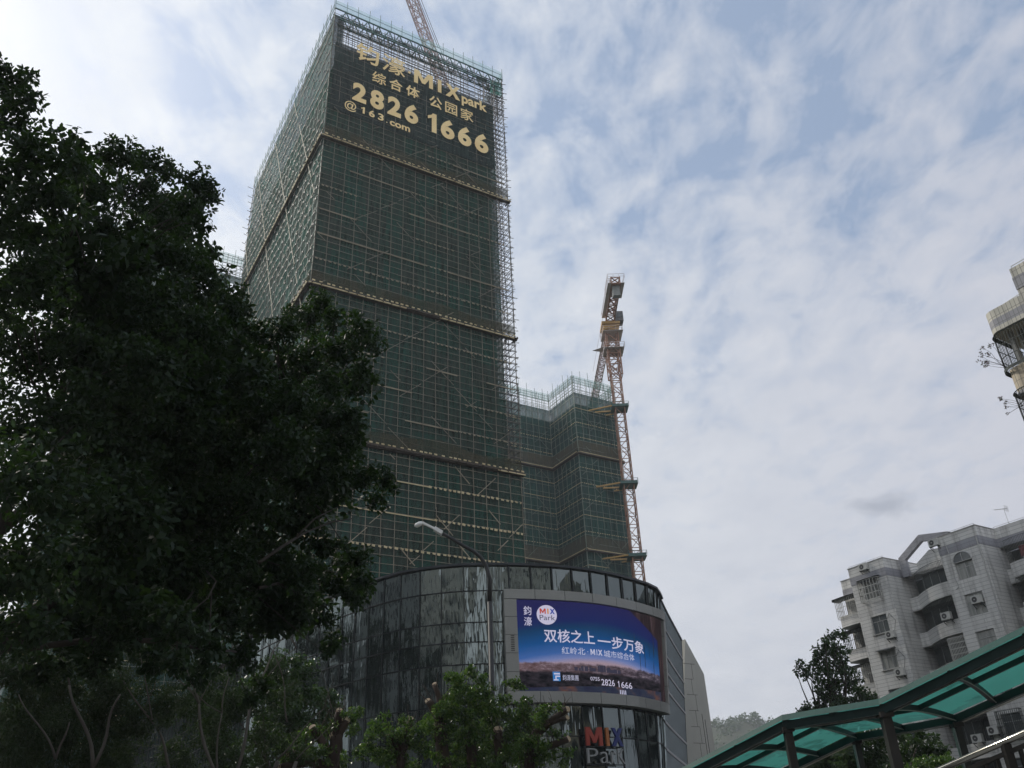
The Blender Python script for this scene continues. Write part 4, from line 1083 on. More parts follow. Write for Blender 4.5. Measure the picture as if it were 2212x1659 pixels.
for z in (22.55, 22.8, 23.05): mb.bar((.85, 2.2, z), (1.5, 2.5, z), .06)
mb.build('louvre', m_frame, gb)
# window cage, drain pipes and roof rails
cg = MB(); cage(cg, [(-2.85, .05), (-2.85, -.45), (-.85, -.45), (-.85, .05)], 20.6, 22.45, .33, .05, 4); cg.build('window_cage', m_cage, flats)
mb = MB(); mb.poly([(-3.1, -.6, 22.5), (-.7, -.6, 22.5), (-.7, .0, 22.65), (-3.1, .0, 22.65)]); mb.build('awning', m_sheet, flats)
cg = MB(); cage(cg, [(6.3, -.15), (6.3, -.6), (8.2, -.6), (8.2, -.15)], 8.0, 10.1, .16, .03, 5); cg.build('window_cage', m_cage_d, flats)
mb = MB()
mb.tube([(8.9, -.26, 23), (8.9, -.26, 0)], .05, 6)
for (p) in ([(-3.7, .1), (-.05, .1)], [(5.55, -.1), (8.95, -.1)], [(9.05, 2.45), (14.5, 2.45)]):
    a, b = p; mb.bar((*a, 24.14), (*b, 24.14), .025)
    for i in range(5): x = a[0]+(b[0]-a[0])*i/4; mb.bar((x, a[1], 24), (x, a[1], 24.15), .025)
mb.tube([(6.2, -.25, 23.3), (6.3, -.26, 22.3), (6.15, -.26, 20.5), (6.3, -.26, 19.6), (6.0, -.26, 19.5)], .03, 5)
mb.build('pipes_and_roof_rail', m_frame, flats)
# roof slab so nothing is hollow from above
mb = MB(); mb.box(-6.5, 18, 4.3, 10.9, 22, 22.3); mb.build('roof', m_roof, flats)

for (u, w, z, lab) in ((-1.95, -.05, 23.35, 'air conditioner at the parapet above the caged top window'), (5.35, -.25, 23.3, 'air conditioner at the parapet corner beside the arched window'),
                       (-.95, -.05, 17.15, 'air conditioner below the first window under the caged one'), (-.95, -.05, 14.05, 'air conditioner below the second window under the caged one'),
                       (7.5, -.25, 18.0, 'air conditioner set into the window under the arched window'), (4.2, .45, 17.55, 'air conditioner inside the caged balcony between the tiled bays'),
                       (5.75, -.25, 8.6, 'air conditioner beside the dark caged window seen under the canopy'), (3.9, .4, 8.3, 'air conditioner on the recessed wall low under the canopy')):
    aircon(WF(u, w, z), ROTF, lab)
# small awnings over windows, rust-streaked ledges, clothes on the balcony rails and loose cables
mb = MB()
for (a, b, c, d) in w1[1:]+w2[2:]:
    w = -.02 if a < 0 else -.22
    mb.box(a-.1, b+.1, w-.14, w+.01, c-.10, c-.04)
mb.build('window_ledges', m_lite, flats)
aw = MB()
for (a, b, c, d) in (w1[2], w2[3], w1[4]):
    w = -.02 if a < 0 else -.22
    aw.poly([(a-.15, w-.45, d+.02), (b+.15, w-.45, d+.02), (b+.15, w, d+.18), (a-.15, w, d+.18)]); aw.poly([(a-.15, w-.45, d-.01), (b+.15, w-.45, d-.01), (b+.15, w, d+.15), (a-.15, w, d+.15)])
aw.build('awning', m_sheet, flats)
mb = MB()
for z0_ in (17.6, 14.5, 11.4): mb.tube([(-.6, -.06, z0_), (-.2, -.12, z0_+.9), (-.7, -.06, z0_+1.6), (-1.0, -.05, z0_+1.2)], .018, 5)
mb.build('cables_and_drain', m_cage_d, flats)
for k, (u, w, z, c_, lab) in enumerate(((11.3, .9, 20.8, (.28, .10, .10), 'faded pinkish cloth hung on the balcony beyond the arched window'),)):
    e = empty('hanging_cloth', WF(u, w, z), ROTF); tag(e, lab, 'laundry'); q = MB()
    for i in range(5): x0_, x1_ = i*.1, (i+1)*.1; y0_, y1_ = .04*math.sin(i*2.1), .04*math.sin((i+1)*2.1); q.quad((x0_, y0_, 0), (x1_, y1_, 0), (x1_, y1_, .85), (x0_, y0_, .85))
    q.build('cloth', simple('cloth_%d' % k, c_, .9), e); q = MB(); q.bar((-.1, 0, .86), (.6, 0, .86), .02); q.build('hanger_rail', m_frame, e)
# television aerial
an = empty('television_aerial', WF(9.9, 3.4, 23.6), ROTF); an.scale = (.5, .5, .62); tag(an, 'yagi television aerial standing on the roof of the grey tiled flats', 'aerial')
mb = MB(); mb.tube([(0, 0, 0), (0, 0, 3.3)], .03, 6); mb.build('mast', m_frame, an)
mb = MB(); mb.bar((-1.6, 0, 3.55), (.55, 0, 3.15), .05)
for i in range(10): x = -1.55+i*.22; z = 3.55-(x+1.6)*.186; mb.bar((x, -.35, z), (x, .35, z), .025)
for i in range(5): mb.bar((.35, -.5+i*.25, 2.8), (.45, -.5+i*.25, 3.6), .03)
mb.build('elements', m_frame, an)

# ------------------------------------------------------------------ nearer block with the rounded corner, upper right
oE = Vector((42*math.sin(R(33.08)), 42*math.cos(R(33.08)), 0))
nb = empty('tiled_apartment_building', oE, ROTF)
tag(nb, 'buff tiled flats with rounded corner balconies, hung with bougainvillea', 'apartment building')
def rounded(u1, w0, r=.45, n=8, wback=9, ext=0.0):
    pts = [(-ext, wback)] + [(-ext+(r+ext)*(1-math.cos(t)), w0-ext+(r+ext)*(1-math.sin(t))) for t in np.linspace(0, math.pi/2, n)]
    return pts + [(u1, w0-ext)]
def wallring(mb, pts, z0, z1, bottom=True, top=False):
    for p, q in zip(pts[:-1], pts[1:]): mb.quad((*p, z0), (*q, z0), (*q, z1), (*p, z1))
    back = [(pts[-1][0], 9), ]
    if bottom: mb.poly([(*p, z0) for p in pts]+[(pts[-1][0], 9, z0)])
    if top: mb.poly([(*p, z1) for p in pts]+[(pts[-1][0], 9, z1)])
P0 = rounded(14, 0)
a = MB(); wallring(a, P0, 23.4, 23.9, False, True); wallring(a, P0, 22.75, 22.98, True); a.build('parapet', m_tile2, nb)
a = MB(); wallring(a, P0, 22.98, 23.4, False); a.build('grey_band', m_band2, nb)
a = MB(); a.box(1.9, 14, .01, 8, 23.9, 24.2); a.box(1.9, 14, .01, 8, 24.9, 25.4); a.build('roof_block', m_tile2, nb)
a = MB(); a.box(1.88, 14, -.01, 8, 24.22, 24.88); a.build('grey_band', m_band2, nb)
a = MB(); a.bar((2, .1, 25.55), (14, .1, 25.55), .03); a.bar((.3, .4, 24.05), (1.9, .15, 24.05), .03)
for x in np.arange(2, 14, 1.5): a.bar((x, .1, 25.4), (x, .1, 25.55), .03)
a.build('roof_rail', m_frame, nb)
for k in range(7):
    zb = 20.84-FH*k
    if zb < 1: break
    r_ = empty('corner_balcony', (0, 0, 0)); r_.parent = nb
    a = MB(); wallring(a, rounded(14, .25, .5), zb-1.15, zb, True, True); a.build('parapet', m_tan if k else m_tan, r_)
    a = MB(); wallring(a, rounded(14, .23, .5), zb-1.35, zb-1.17, True); a.build('slab_edge', m_band2, r_)
    a = MB(); cage(a, rounded(7, .15, .5, 7, 3, .12), zb-.05, zb+1.85, .14, .022, 4); a.build('cage', m_cage_d, r_)
    a = MB(); pl = rounded(3.2, .2, .5, 7, 2.5, .2); pl2 = rounded(3.2, .05, .5, 7, 2.5, .0)
    for (p, q, p2, q2) in zip(pl[:-1], pl[1:], pl2[:-1], pl2[1:]): a.quad((*p, zb-.02), (*q, zb-.02), (*q2, zb), (*p2, zb)); a.quad((*p, zb-.08), (*q, zb-.08), (*q, zb+.06), (*p, zb+.06)); a.quad((*p, zb+1.84), (*q, zb+1.84), (*q2, zb+1.9), (*p2, zb+1.9))
    a.build('planter_shelf', m_cage_d, r_)
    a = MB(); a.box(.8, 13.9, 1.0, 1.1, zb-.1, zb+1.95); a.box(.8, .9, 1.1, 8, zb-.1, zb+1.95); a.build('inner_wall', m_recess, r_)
    a = MB()
    for x in (.82, 1.7, 2.6, 3.5): a.box(x, x+.07, .92, .98, zb-.1, zb+1.95)
    a.bar((.8, .9, zb+1.3), (5, .9, zb+1.3), .06); a.build('window_frame', m_cage, r_)
    a = MB(); a.box(1.9, 2.55, .93, .97, zb, zb+1.25); a.build('pane', m_curt, r_)
    a = MB(); a.box(.35, .75, .7, 1.1, zb, zb+1.95) if False else a.box(.5, .7, .62, .82, zb, zb+1.93); a.build('column', m_lite, r_)

# ------------------------------------------------------------------ street lamp
lp = at(1060, 1378, 34); lamp = empty('street_lamp', (lp.x, lp.y, 0)); tag(lamp, 'dark curved street lamp with a slim white head in front of the glass podium', 'street lamp')
B0 = Vector((lp.x, lp.y, 0))
arm = [at(x, y, 34) for x, y in ((1060, 1300), (1058, 1252), (1050, 1222), (1038, 1203), (1022, 1190), (1003, 1180), (975, 1163), (957, 1153))]
arm[0] = Vector((lp.x, lp.y, arm[0].z)); arm[1].y = lp.y
m_lamp = simple('lamp_pole_paint', (.035, .035, .035), .6, .0)
m_lhead = simple('lamp_head_white', (.85, .85, .82), .4, var=.05)
mb = MB(); mb.tube([(0, 0, 0), (0, 0, 4), (0, 0, arm[0].z)], [.15, .115, .092], 10); mb.tube([(0, 0, 0), (0, 0, .5)], [.24, .21], 10); mb.build('pole', m_lamp, lamp, smooth=True)
mb = MB(); mb.tube([p-B0 for p in arm], [.092, .089, .085, .08, .077, .074, .07, .065], 10); mb.build('arm', m_lamp, lamp, smooth=True)
j0, j1, h0, h1 = at(955, 1152, 34), at(938, 1142, 34), at(912, 1129, 34), at(896, 1137, 34)
mb = MB(); mb.bar(j0-B0, j1-B0, .26, .15); mb.build('driver_box', m_lhead, lamp)
mb = MB(); mb.bar(j1-B0, h0-B0, .14, .08)
mb.build('bracket', m_lhead, lamp)
mb = MB(); dd = (h1-h0); 
mb.tube([h0-B0, h0-B0+dd*.3, h0-B0+dd*.8, h1-B0], [.07, .11, .10, .03], 8); mb.build('lamp_head', m_lhead, lamp, smooth=True)
# ------------------------------------------------------------------ glazed walkway canopy
m_cst = simple('dark_green_steel_paint', (.018, .040, .036), .45, .3, var=.35, vscale=1.2)
m_post = simple('dark_brown_steel_post', (.035, .032, .028), .5, .3, var=.3)
m_edge = simple('pale_gasket_strip', (.40, .38, .33), .6, var=.2)
def green_glass():
    m, nt, out = new_mat('green_canopy_glass')
    v = coords(nt); n = NOISE(nt, v, .9, 4, .6, .4); dirt = RAMP(nt, n, [(.50, 0.0), (.56, 1.0)], 'LINEAR')
    d = N(nt, 'ShaderNodeBsdfTranslucent', ins={'Color': (.10, .40, .34, 1)})
    df = N(nt, 'ShaderNodeBsdfDiffuse', ins={'Color': (.012, .09, .075, 1)})
    t = N(nt, 'ShaderNodeBsdfTransparent'); nt.links.new(MIX(nt, dirt, (.03, .24, .20), (.20, .50, .44)), t.inputs[0])
    g = N(nt, 'ShaderNodeBsdfGlossy', ins={'Color': (.10, .42, .36, 1), 'Roughness': .15})
    a = N(nt, 'ShaderNodeMixShader', ins={0: .4, 1: d.outputs[0], 2: df.outputs[0]})
    b = nt.nodes.new('ShaderNodeMixShader'); nt.links.new(RAMP(nt, dirt, [(0, .28), (1, .55)]), b.inputs[0]); nt.links.new(a.outputs[0], b.inputs[1]); nt.links.new(t.outputs[0], b.inputs[2])
    c = nt.nodes.new('ShaderNodeMixShader'); c.inputs[0].default_value = .12; nt.links.new(b.outputs[0], c.inputs[1]); nt.links.new(g.outputs[0], c.inputs[2])
    nt.links.new(c.outputs[0], out.inputs[0]); return m
m_gg = green_glass(); m_fas = simple('green_fascia_sheet', (.010, .075, .062), .7, var=.25)
can = empty('walkway_canopy', (8, 23, 0)); CO = Vector((8, 23, 0)); tag(can, 'green glass walkway canopy on dark steel posts, before the grey flats', 'canopy')
near = [Vector(p) for p in ((1.9, 29.7, 2.9), (4.55, 26.7, 3.80), (6.71, 24.08, 4.65), (8.56, 22.1, 4.65), (10.98, 19.36, 5.60), (13.4, 16.6, 6.55), (15.0, 14.8, 7.2))]
far = [Vector(p) for p in ((5.9, 32.1, 3.2), (7.92, 29.8, 3.93), (9.74, 27.74, 4.64), (11.40, 24.7, 4.64), (12.9, 23.0, 5.2), (16.2, 19.3, 6.55), (17.8, 17.5, 7.2))]
def lerp(a, b, t): return a+(b-a)*t
def bow(i, t, s):                          # point on the arched roof: segment i, t along, s across 0..1
    p = lerp(lerp(near[i], near[i+1], t), lerp(far[i], far[i+1], t), s); p.z += .10*math.sin(math.pi*s); return p-CO
nbeam, fbeam, ribs, purl, strip = MB(), MB(), MB(), MB(), MB(); div = [2, 2, 2, 2, 2, 1]
for i in range(6):
    nbeam.bar(near[i]-CO-Vector((0, 0, .16)), near[i+1]-CO-Vector((0, 0, .16)), .16, .20)
    fbeam.bar(far[i]-CO-Vector((0, 0, .14)), far[i+1]-CO-Vector((0, 0, .14)), .16, .18)
    strip.bar(near[i]-CO-Vector((-.06, -.08, .275)), near[i+1]-CO-Vector((-.06, -.08, .275)), .03, .025)
    strip.bar(far[i]-CO-Vector((-.1, -.1, .245)), far[i+1]-CO-Vector((-.1, -.1, .245)), .03, .025)
    # glazed fascia above the near beam
    o = Vector((-.10, -.09, 0))
    g = MB(); a, b = near[i]-CO+o, near[i+1]-CO+o; g.quad(a-Vector((0, 0, .05)), b-Vector((0, 0, .05)), b+Vector((.06, .06, .10)), a+Vector((.06, .06, .10))); g.build('fascia', m_fas, can)
    for k in range(div[i]):
        t0, t1 = k/div[i], (k+1)/div[i]
        for s0, s1 in ((0, .5), (.5, 1)):
            g = MB(); n = 5
            for q in range(n):
                a, b = s0+(s1-s0)*q/n, s0+(s1-s0)*(q+1)/n; g.quad(bow(i, t0, a), bow(i, t1, a), bow(i, t1, b), bow(i, t0, b))
            g.build('glass_panel', m_gg, can)
        ribs = MB()
        for q in range(10):
            a, b = bow(i, t0, q/10), bow(i, t0, (q+1)/10); dz = Vector((0, 0, .09)); ribs.bar(a-dz, b-dz, .11, .14); strip.bar(a-dz*1.95+Vector((.06, -.05, 0)), b-dz*1.95+Vector((.06, -.05, 0)), .02, .02)
        ribs.build('rib', m_cst, can)
    purl.bar(bow(i, 0, .5)-Vector((0, 0, .08)), bow(i, 1, .5)-Vector((0, 0, .08)), .09, .12)
nbeam.build('edge_beam', m_cst, can); fbeam.build('edge_beam', m_cst, can); purl.build('purlin', m_cst, can); strip.build('gasket_strips', m_edge, can)
for p, w in ((near[2], .2), (near[3], .22), (far[2], .13), (far[3], .17), (near[5], .22), (far[5], .17), (near[0], .2), (far[0], .15)):
    q = p-CO; z = p.z-.2; mb = MB(); mb.box(q.x-w/2+.05, q.x+w/2+.05, q.y-w/2+.06, q.y+w/2+.06, 0, z); mb.box(q.x-w/2, q.x+w/2+.1, q.y-w/2, q.y+w/2+.12, z-.12, z-.002); mb.build('post', m_post, can)
mb = MB()
for p in (far[2], far[3]): q = p-CO; mb.tube([(q.x-.11, q.y-.06, 0), (q.x-.11, q.y-.06, p.z-.35)], .035, 6)
mb.build('rain_pipe', m_lite, can)

# ------------------------------------------------------------------ stair parapet with a polished handrail
m_steel = simple('polished_stainless', (.75, .72, .62), .16, 1.0, var=.05)
ra, rb = Vector((3.6, 15.15, 1.72)), Vector((10.2, 7.7, 4.30))
st = empty('stair_railing', (ra.x, ra.y, 0)); tag(st, 'polished steel handrail over dark balusters, nearest to the viewer', 'railing')
SO_ = Vector((ra.x, ra.y, 0)); d_ = (rb-ra)
mb = MB(); mb.tube([ra-SO_, rb-SO_], .042, 12); mb.build('handrail', m_steel, st, smooth=True)
mb = MB(); dz = Vector((0, 0, .13)); mb.bar(ra-SO_-dz, rb-SO_-dz, .06, .05); mb.bar(ra-SO_-dz*6.3, rb-SO_-dz*6.3, .06, .05); mb.build('lower_rail', m_post, st)
L_r = d_.length; nbal = 62
for i in range(nbal):
    p = ra-SO_+d_*(i+.5)/nbal; mb = MB(); w = .05 if i % 8 == 0 else .022
    mb.box(p.x-w, p.x+w, p.y-w, p.y+w, p.z-.80, p.z-(.03 if i % 8 == 0 else .15)); mb.build('baluster', m_post, st)
mb = MB()
a, b = ra-SO_, rb-SO_; nrm = Vector((d_.y, -d_.x, 0)).normalized()*.12
for s in (1, -1): mb.quad((a.x+nrm.x*s, a.y+nrm.y*s, -.1), (b.x+nrm.x*s, b.y+nrm.y*s, -.1), (b.x+nrm.x*s, b.y+nrm.y*s, b.z-.82), (a.x+nrm.x*s, a.y+nrm.y*s, a.z-.82))
mb.quad((a.x+nrm.x, a.y+nrm.y, a.z-.82), (b.x+nrm.x, b.y+nrm.y, b.z-.82), (b.x-nrm.x, b.y-nrm.y, b.z-.82), (a.x-nrm.x, a.y-nrm.y, a.z-.82))
mb.build('stair_wall', m_lite, st)
# ------------------------------------------------------------------ foliage
def leaf_mat(name, c1, c2, c3=None, gloss=.35, trans=.25):
    m, nt, out = new_mat(name)
    gi = nt.nodes.new('ShaderNodeNewGeometry')
    f = RAMP(nt, gi.outputs['Random Per Island'], [(0, c1), (.6, c2), (1.0, c3 or c2)])
    big = NOISE(nt, coords(nt), .5, 3, .5)
    col = MIX(nt, RAMP(nt, big, [(.35, .0), (.7, .5)]), f, c2)
    d = N(nt, 'ShaderNodeBsdfPrincipled', ins={'Base Color': col, 'Roughness': gloss, 'Specular IOR Level': .35})
    t = N(nt, 'ShaderNodeBsdfTranslucent', ins={'Color': MIX(nt, .6, col, (.10, .22, .01))})
    mx = N(nt, 'ShaderNodeMixShader', ins={0: trans, 1: d.outputs[0], 2: t.outputs[0]}); nt.links.new(mx.outputs[0], out.inputs[0]); return m
m_leaf = leaf_mat('ficus_leaves', (.006, .017, .008), (.012, .032, .013), (.030, .058, .020), .6, .16)
m_leaf_b = leaf_mat('feathery_leaves', (.014, .028, .012), (.026, .045, .018), (.045, .065, .028), .75, .15)
m_leaf_y = leaf_mat('fresh_ficus_leaves', (.020, .050, .012), (.060, .125, .024), (.30, .38, .10), .3, .35)
m_leaf_d = leaf_mat('camphor_leaves', (.016, .032, .016), (.03, .055, .024), (.05, .08, .03), .45)
m_leaf_h = leaf_mat('hillside_leaves', (.025, .045, .022), (.04, .065, .03), (.06, .085, .04), .6)
m_bark = simple('grey_bark', (.025, .021, .017), .9, col2=(.055, .047, .038), vscale=2, stretch=(1, 1, .3), bump=.6, bscale=12)
m_bark_lt = simple('pale_bark', (.07, .062, .05), .9, col2=(.14, .125, .105), vscale=2, stretch=(1, 1, .3), bump=.4, bscale=12)
m_bark_r = simple('red_brown_bark', (.030, .020, .015), .9, col2=(.075, .050, .036), vscale=2, stretch=(1, 1, .3), bump=.6, bscale=12)
m_cut = simple('fresh_cut_wood', (.36, .27, .17), .8, col2=(.50, .39, .26), vscale=4)

def leaves(name, blobs, leaf, cover, mat, parent, seed=0, aspect=.5, clump=.30, nclump=26, droop=.25, inner=True, smooth_up=.35):
    """blobs: (centre, radius). Leaves sit in many small sprays spread through each blob, so the outline is ragged and gaps stay open."""
    rng = np.random.default_rng(seed); P, Q, S = [], [], []
    for (c, r) in blobs:
        k = max(5, int(nclump*(.6+.6*rng.random())))
        d = rng.normal(size=(k, 3)); d /= np.linalg.norm(d, axis=1)[:, None]
        rad = r*(rng.random(k)**.42)*1.0
        cc = np.array(c)+d*rad[:, None]*np.array([1, 1, .86])
        n = int(cover*12.0*r*r/(leaf*leaf*aspect))
        own = rng.integers(0, k, n); cr = r*clump*(.55+.8*rng.random(k))
        g = rng.normal(size=(n, 3)); g /= np.linalg.norm(g, axis=1)[:, None]
        p = cc[own]+g*(cr[own]*(rng.random(n)**.45))[:, None]*np.array([1, 1, .7])
        P.append(p); Q.append(g); S.append(leaf*(.65+.7*rng.random(n)))
        if inner:
            m = int(n*.14); gi_ = rng.normal(size=(m, 3)); gi_ /= np.linalg.norm(gi_, axis=1)[:, None]
            P.append(np.array(c)+gi_*(r*.5*rng.random(m)**.4)[:, None]); Q.append(gi_); S.append(leaf*1.3*(.7+.6*rng.random(m)))
    P = np.concatenate(P); Q = np.concatenate(Q); S = np.concatenate(S); n = len(P)
    ax = rng.normal(size=(n, 3)) + Q*.8; ax[:, 2] -= droop*2; ax /= np.linalg.norm(ax, axis=1)[:, None]
    nz = rng.normal(size=(n, 3))*.8; nz[:, 2] += smooth_up*3
    sd_ = np.cross(ax, nz); sd_ /= np.linalg.norm(sd_, axis=1)[:, None]; up_ = np.cross(sd_, ax)
    L = S[:, None]; Wd = S[:, None]*aspect*.5
    v = np.empty((n, 6, 3))
    v[:, 0] = P; v[:, 1] = P+ax*L*.30+sd_*Wd*.92-up_*L*.03; v[:, 2] = P+ax*L*.70+sd_*Wd*.78-up_*L*.06
    v[:, 3] = P+ax*L-up_*L*.13; v[:, 4] = P+ax*L*.70-sd_*Wd*.78-up_*L*.06; v[:, 5] = P+ax*L*.30-sd_*Wd*.92-up_*L*.03
    me = bpy.data.meshes.new(name); me.vertices.add(n*6); me.vertices.foreach_set('co', v.reshape(-1))
    me.loops.add(n*6); me.loops.foreach_set('vertex_index', np.arange(n*6, dtype=np.int32)); me.polygons.add(n)
    me.polygons.foreach_set('loop_start', np.arange(n, dtype=np.int32)*6); me.update(calc_edges=True); me.materials.append(mat)
    o = bpy.data.objects.new(name, me); COL.objects.link(o); o.parent = parent
    return o

def limb(mb, a, b, r0, r1, bend=.12, seed=0, k=7, n=8):
    a, b = Vector(a), Vector(b); rnd = random.Random(seed); L = (b-a).length; pts, rr = [], []
    o1 = Vector((rnd.uniform(-1, 1), rnd.uniform(-1, 1), rnd.uniform(-.3, 1)))*L*bend; o2 = Vector((rnd.uniform(-1, 1), rnd.uniform(-1, 1), rnd.uniform(-.5, .5)))*L*bend*.6
    for i in range(n+1):
        t = i/n; pts.append(a+(b-a)*t+o1*math.sin(math.pi*t)+o2*math.sin(2*math.pi*t)); rr.append(r0+(r1-r0)*t)
    mb.tube(pts, rr, k); return pts

def px_blobs(lst, D, root, jit=1.0, seed=0, dfun=None):
    rnd = random.Random(seed); out = []
    for b in lst:
        x, y, r = b[:3]; dd = (b[3] if len(b) > 3 else (dfun(x, y) if dfun else D))+rnd.uniform(-jit, jit)
        c = at(x, y, dd); out.append((tuple(c-root), r*mpp(c)))
    return out

# --- the big ficus at the left
BIG = [(15,180,55),(60,215,28),(22,262,55),(68,325,52),(150,352,42),(10,380,70),(262,342,46),(318,352,44),(362,372,28),(425,398,42),(452,418,30),(412,448,42),(432,482,26),
 (200,408,55),(105,430,70),(300,425,60),(362,472,50),(30,500,80),(125,540,80),(222,510,70),(312,535,70),(392,560,56),(440,622,45),(492,650,42),(502,688,40),(52,620,90),(152,640,90),(262,630,80),(350,650,80),(432,712,66),
 (560,722,46),(612,714,40),(662,690,46),(690,655,36),(722,690,32),(780,706,38),(802,738,32),(742,755,52),(662,775,56),(582,795,60),(502,782,68),(782,802,28),(702,832,46),(742,898,38),(772,915,26),(752,960,38),(692,900,58),(622,872,70),(532,872,80),(422,822,90),(322,782,90),(202,772,100),(82,762,110),
 (100,900,120),(240,920,110),(370,940,100),(500,970,90),(602,970,78),(682,975,56),(782,1030,40),(824,1028,32),(842,1052,20),(812,1082,28),(732,1040,46),(652,1048,58),(80,1050,120),(220,1080,110),(350,1100,100),(470,1100,90),(560,1080,64),
 (702,1175,40),(758,1205,44),(778,1248,34),(722,1260,50),(652,1245,52),(768,1290,22),(592,1210,56),(500,1220,80),(400,1230,90),(280,1240,90),(150,1220,100),(40,1220,100),
 (690,1330,42),(720,1388,26),(642,1322,46),(582,1318,58),(702,1412,16),(490,1330,70),(390,1340,66),(280,1350,66),(160,1345,74),(50,1350,76),(522,1418,44),(560,1480,26),(540,1505,22),(452,1405,44),(382,1425,34),(432,1462,26),(330,1430,36),(205,1430,48),(80,1440,50)]
big_root = Vector((-10.2, 12.6, 0)); big = empty('ficus_tree', big_root); tag(big, 'huge dark ficus tree whose crown overlaps the netted towers', 'tree')
dfun = lambda x, y: 14.5+5.0*(x/850)+1.5*math.sin(x*.013+y*.009)
bb = px_blobs(BIG, 16, big_root, 1.3, 4, dfun)
leaves('crown', bb, .108, 1.2, m_leaf, big, 11, .52, .26, 44)
bk2 = [((c[0]*1.0, c[1]+2.6, c[2]+.6), r*1.05) for (c, r) in bb if r > .55 and c[0]+big_root.x < 1.5]
leaves('crown', bk2, .18, 1.1, m_leaf, big, 12, .55, .34, 16)
mb = MB(); limb(mb, (0, 0, 0), (.3, .4, 4.2), .62, .42, .05, 1, 12); fork = Vector((.3, .4, 4.1))
rnd = random.Random(8)
hubs = [at(120, 930, 17)-big_root, at(350, 850, 18.5)-big_root, at(560, 1010, 19.5)-big_root, at(170, 640, 17.5)-big_root, at(420, 1200, 19)-big_root, at(620, 880, 20)-big_root]
for i, h in enumerate(hubs):
    limb(mb, fork, h, .17, .06, .06, 20+i, 8)
for i, (c, r) in enumerate(bb):
    if r < .3 and i % 2: continue
    c = Vector(c); h = min(hubs, key=lambda q: (q-c).length); limb(mb, h, c, .026, .008, .09, 40+i, 5, 6)
# visible boughs low in the crown
for pts, r in (([(60, 1400), (200, 1382), (330, 1384), (430, 1400), (510, 1408)], .09), ([(560, 1215), (610, 1180), (660, 1150), (715, 1128), (760, 1120)], .05), ([(560, 1270), (600, 1260), (660, 1290), (700, 1310)], .05), ([(640, 1160), (680, 1120), (730, 1095)], .035)):
    P_ = [at(x, y, dfun(x, y)-.4)-big_root for x, y in pts]; mb.tube(P_, [r*.7*(1-.6*i/(len(P_)-1)) for i in range(len(P_))], 6)
mb.build('trunk', m_bark, big, smooth=True)

def tree(root, lab, blobs_px, D, leaf, cover, lm, bark, stems, seed, cat='tree', aspect=.5, jit=1.2, nclump=22, group=None, name='broadleaf_tree', tr=.14, clump=.3):
    e = empty(name, root); tag(e, lab, cat, group)
    bl = px_blobs(blobs_px, D, Vector(root), jit, seed); leaves('crown', bl, leaf, cover, lm, e, seed, aspect, clump, nclump)
    mb = MB()
    for i, (a, b, r0, r1) in enumerate(stems): limb(mb, a, b, r0, r1, .06, seed+i, 7)
    if not stems:
        top = Vector(max(bl, key=lambda q: q[0][2])[0]); mid = Vector((top.x*.5, top.y*.5, top.z*.45)); limb(mb, (0, 0, 0), mid, tr, tr*.7, .04, seed, 8)
        for i, (c, r) in enumerate(bl): limb(mb, mid if i % 3 else mid*.8, c, tr*.45, .02, .08, seed+i, 5, 6)
    mb.build('trunk', bark, e, smooth=True); return e

# --- feathery trees low on the left, pale forked stems
def stems_px(root, lst, D):
    return [(at(a, b, D)-Vector(root), at(c, d, D)-Vector(root), r0, r1) for a, b, c, d, r0, r1 in lst]
rt1 = at(390, 1800, 27); rt1.z = 0
S = stems_px(rt1, [(470,1680,430,1520,.09,.06),(430,1520,405,1420,.06,.03),(405,1420,350,1340,.03,.015),(430,1520,360,1445,.05,.02),(500,1700,555,1480,.10,.05),(555,1480,610,1380,.05,.02),(555,1480,640,1400,.04,.015),(380,1700,330,1560,.08,.05),(330,1560,250,1440,.05,.02),(330,1560,300,1400,.04,.02),(600,1640,700,1530,.05,.02),(620,1560,610,1460,.05,.02),(470,1680,480,1540,.06,.03),(480,1540,500,1430,.04,.015),(640,1640,725,1560,.04,.02)], 27)
S = [(a, b, r0*.55, r1*.55) for a, b, r0, r1 in S]
rnd = random.Random(4)
for i in range(34):
    a_ = S[rnd.randrange(len(S))][1]; S.append((a_, a_+Vector((rnd.uniform(-1.1, 1.1), rnd.uniform(-.6, .6), rnd.uniform(.4, 1.8))), .018, .006))
S += [((0, 0, 0), at(470, 1690, 27)-rt1, .12, .06), ((0, 0, 0), at(510, 1700, 27)-rt1, .11, .06), ((0, 0, 0), at(380, 1700, 27)-rt1, .11, .05), ((.1, 0, 0), at(600, 1645, 27)-rt1, .14, .06), ((.1, 0, 0), at(640, 1645, 27)-rt1, .12, .05)]
tree(rt1, 'feathery tree with many pale forked stems under the big ficus', [(300,1400,60),(380,1400,60),(350,1350,45),(460,1470,55),(250,1500,70),(350,1520,60),(160,1560,80),(60,1560,80),(450,1580,55),(560,1600,50),(250,1620,70),(60,1650,70),(620,1500,35),(540,1530,40),(640,1620,40),(380,1640,50),(480,1650,50),(300,1560,55),(420,1520,50),(500,1520,45),(200,1640,60),(580,1440,30)], 28.5, .10, .60, m_leaf_b, m_bark_lt, S, 31, aspect=.28, nclump=30)
rt2 = at(110, 1800, 25); rt2.z = 0
S = [((0, 0, 0), at(200, 1660, 25)-rt2, .1, .06)]+stems_px(rt2, [(200,1660,150,1480,.05,.025),(150,1480,110,1380,.025,.01),(200,1660,260,1500,.045,.02),(120,1640,40,1500,.03,.012),(120,1640,150,1560,.03,.015)], 25)
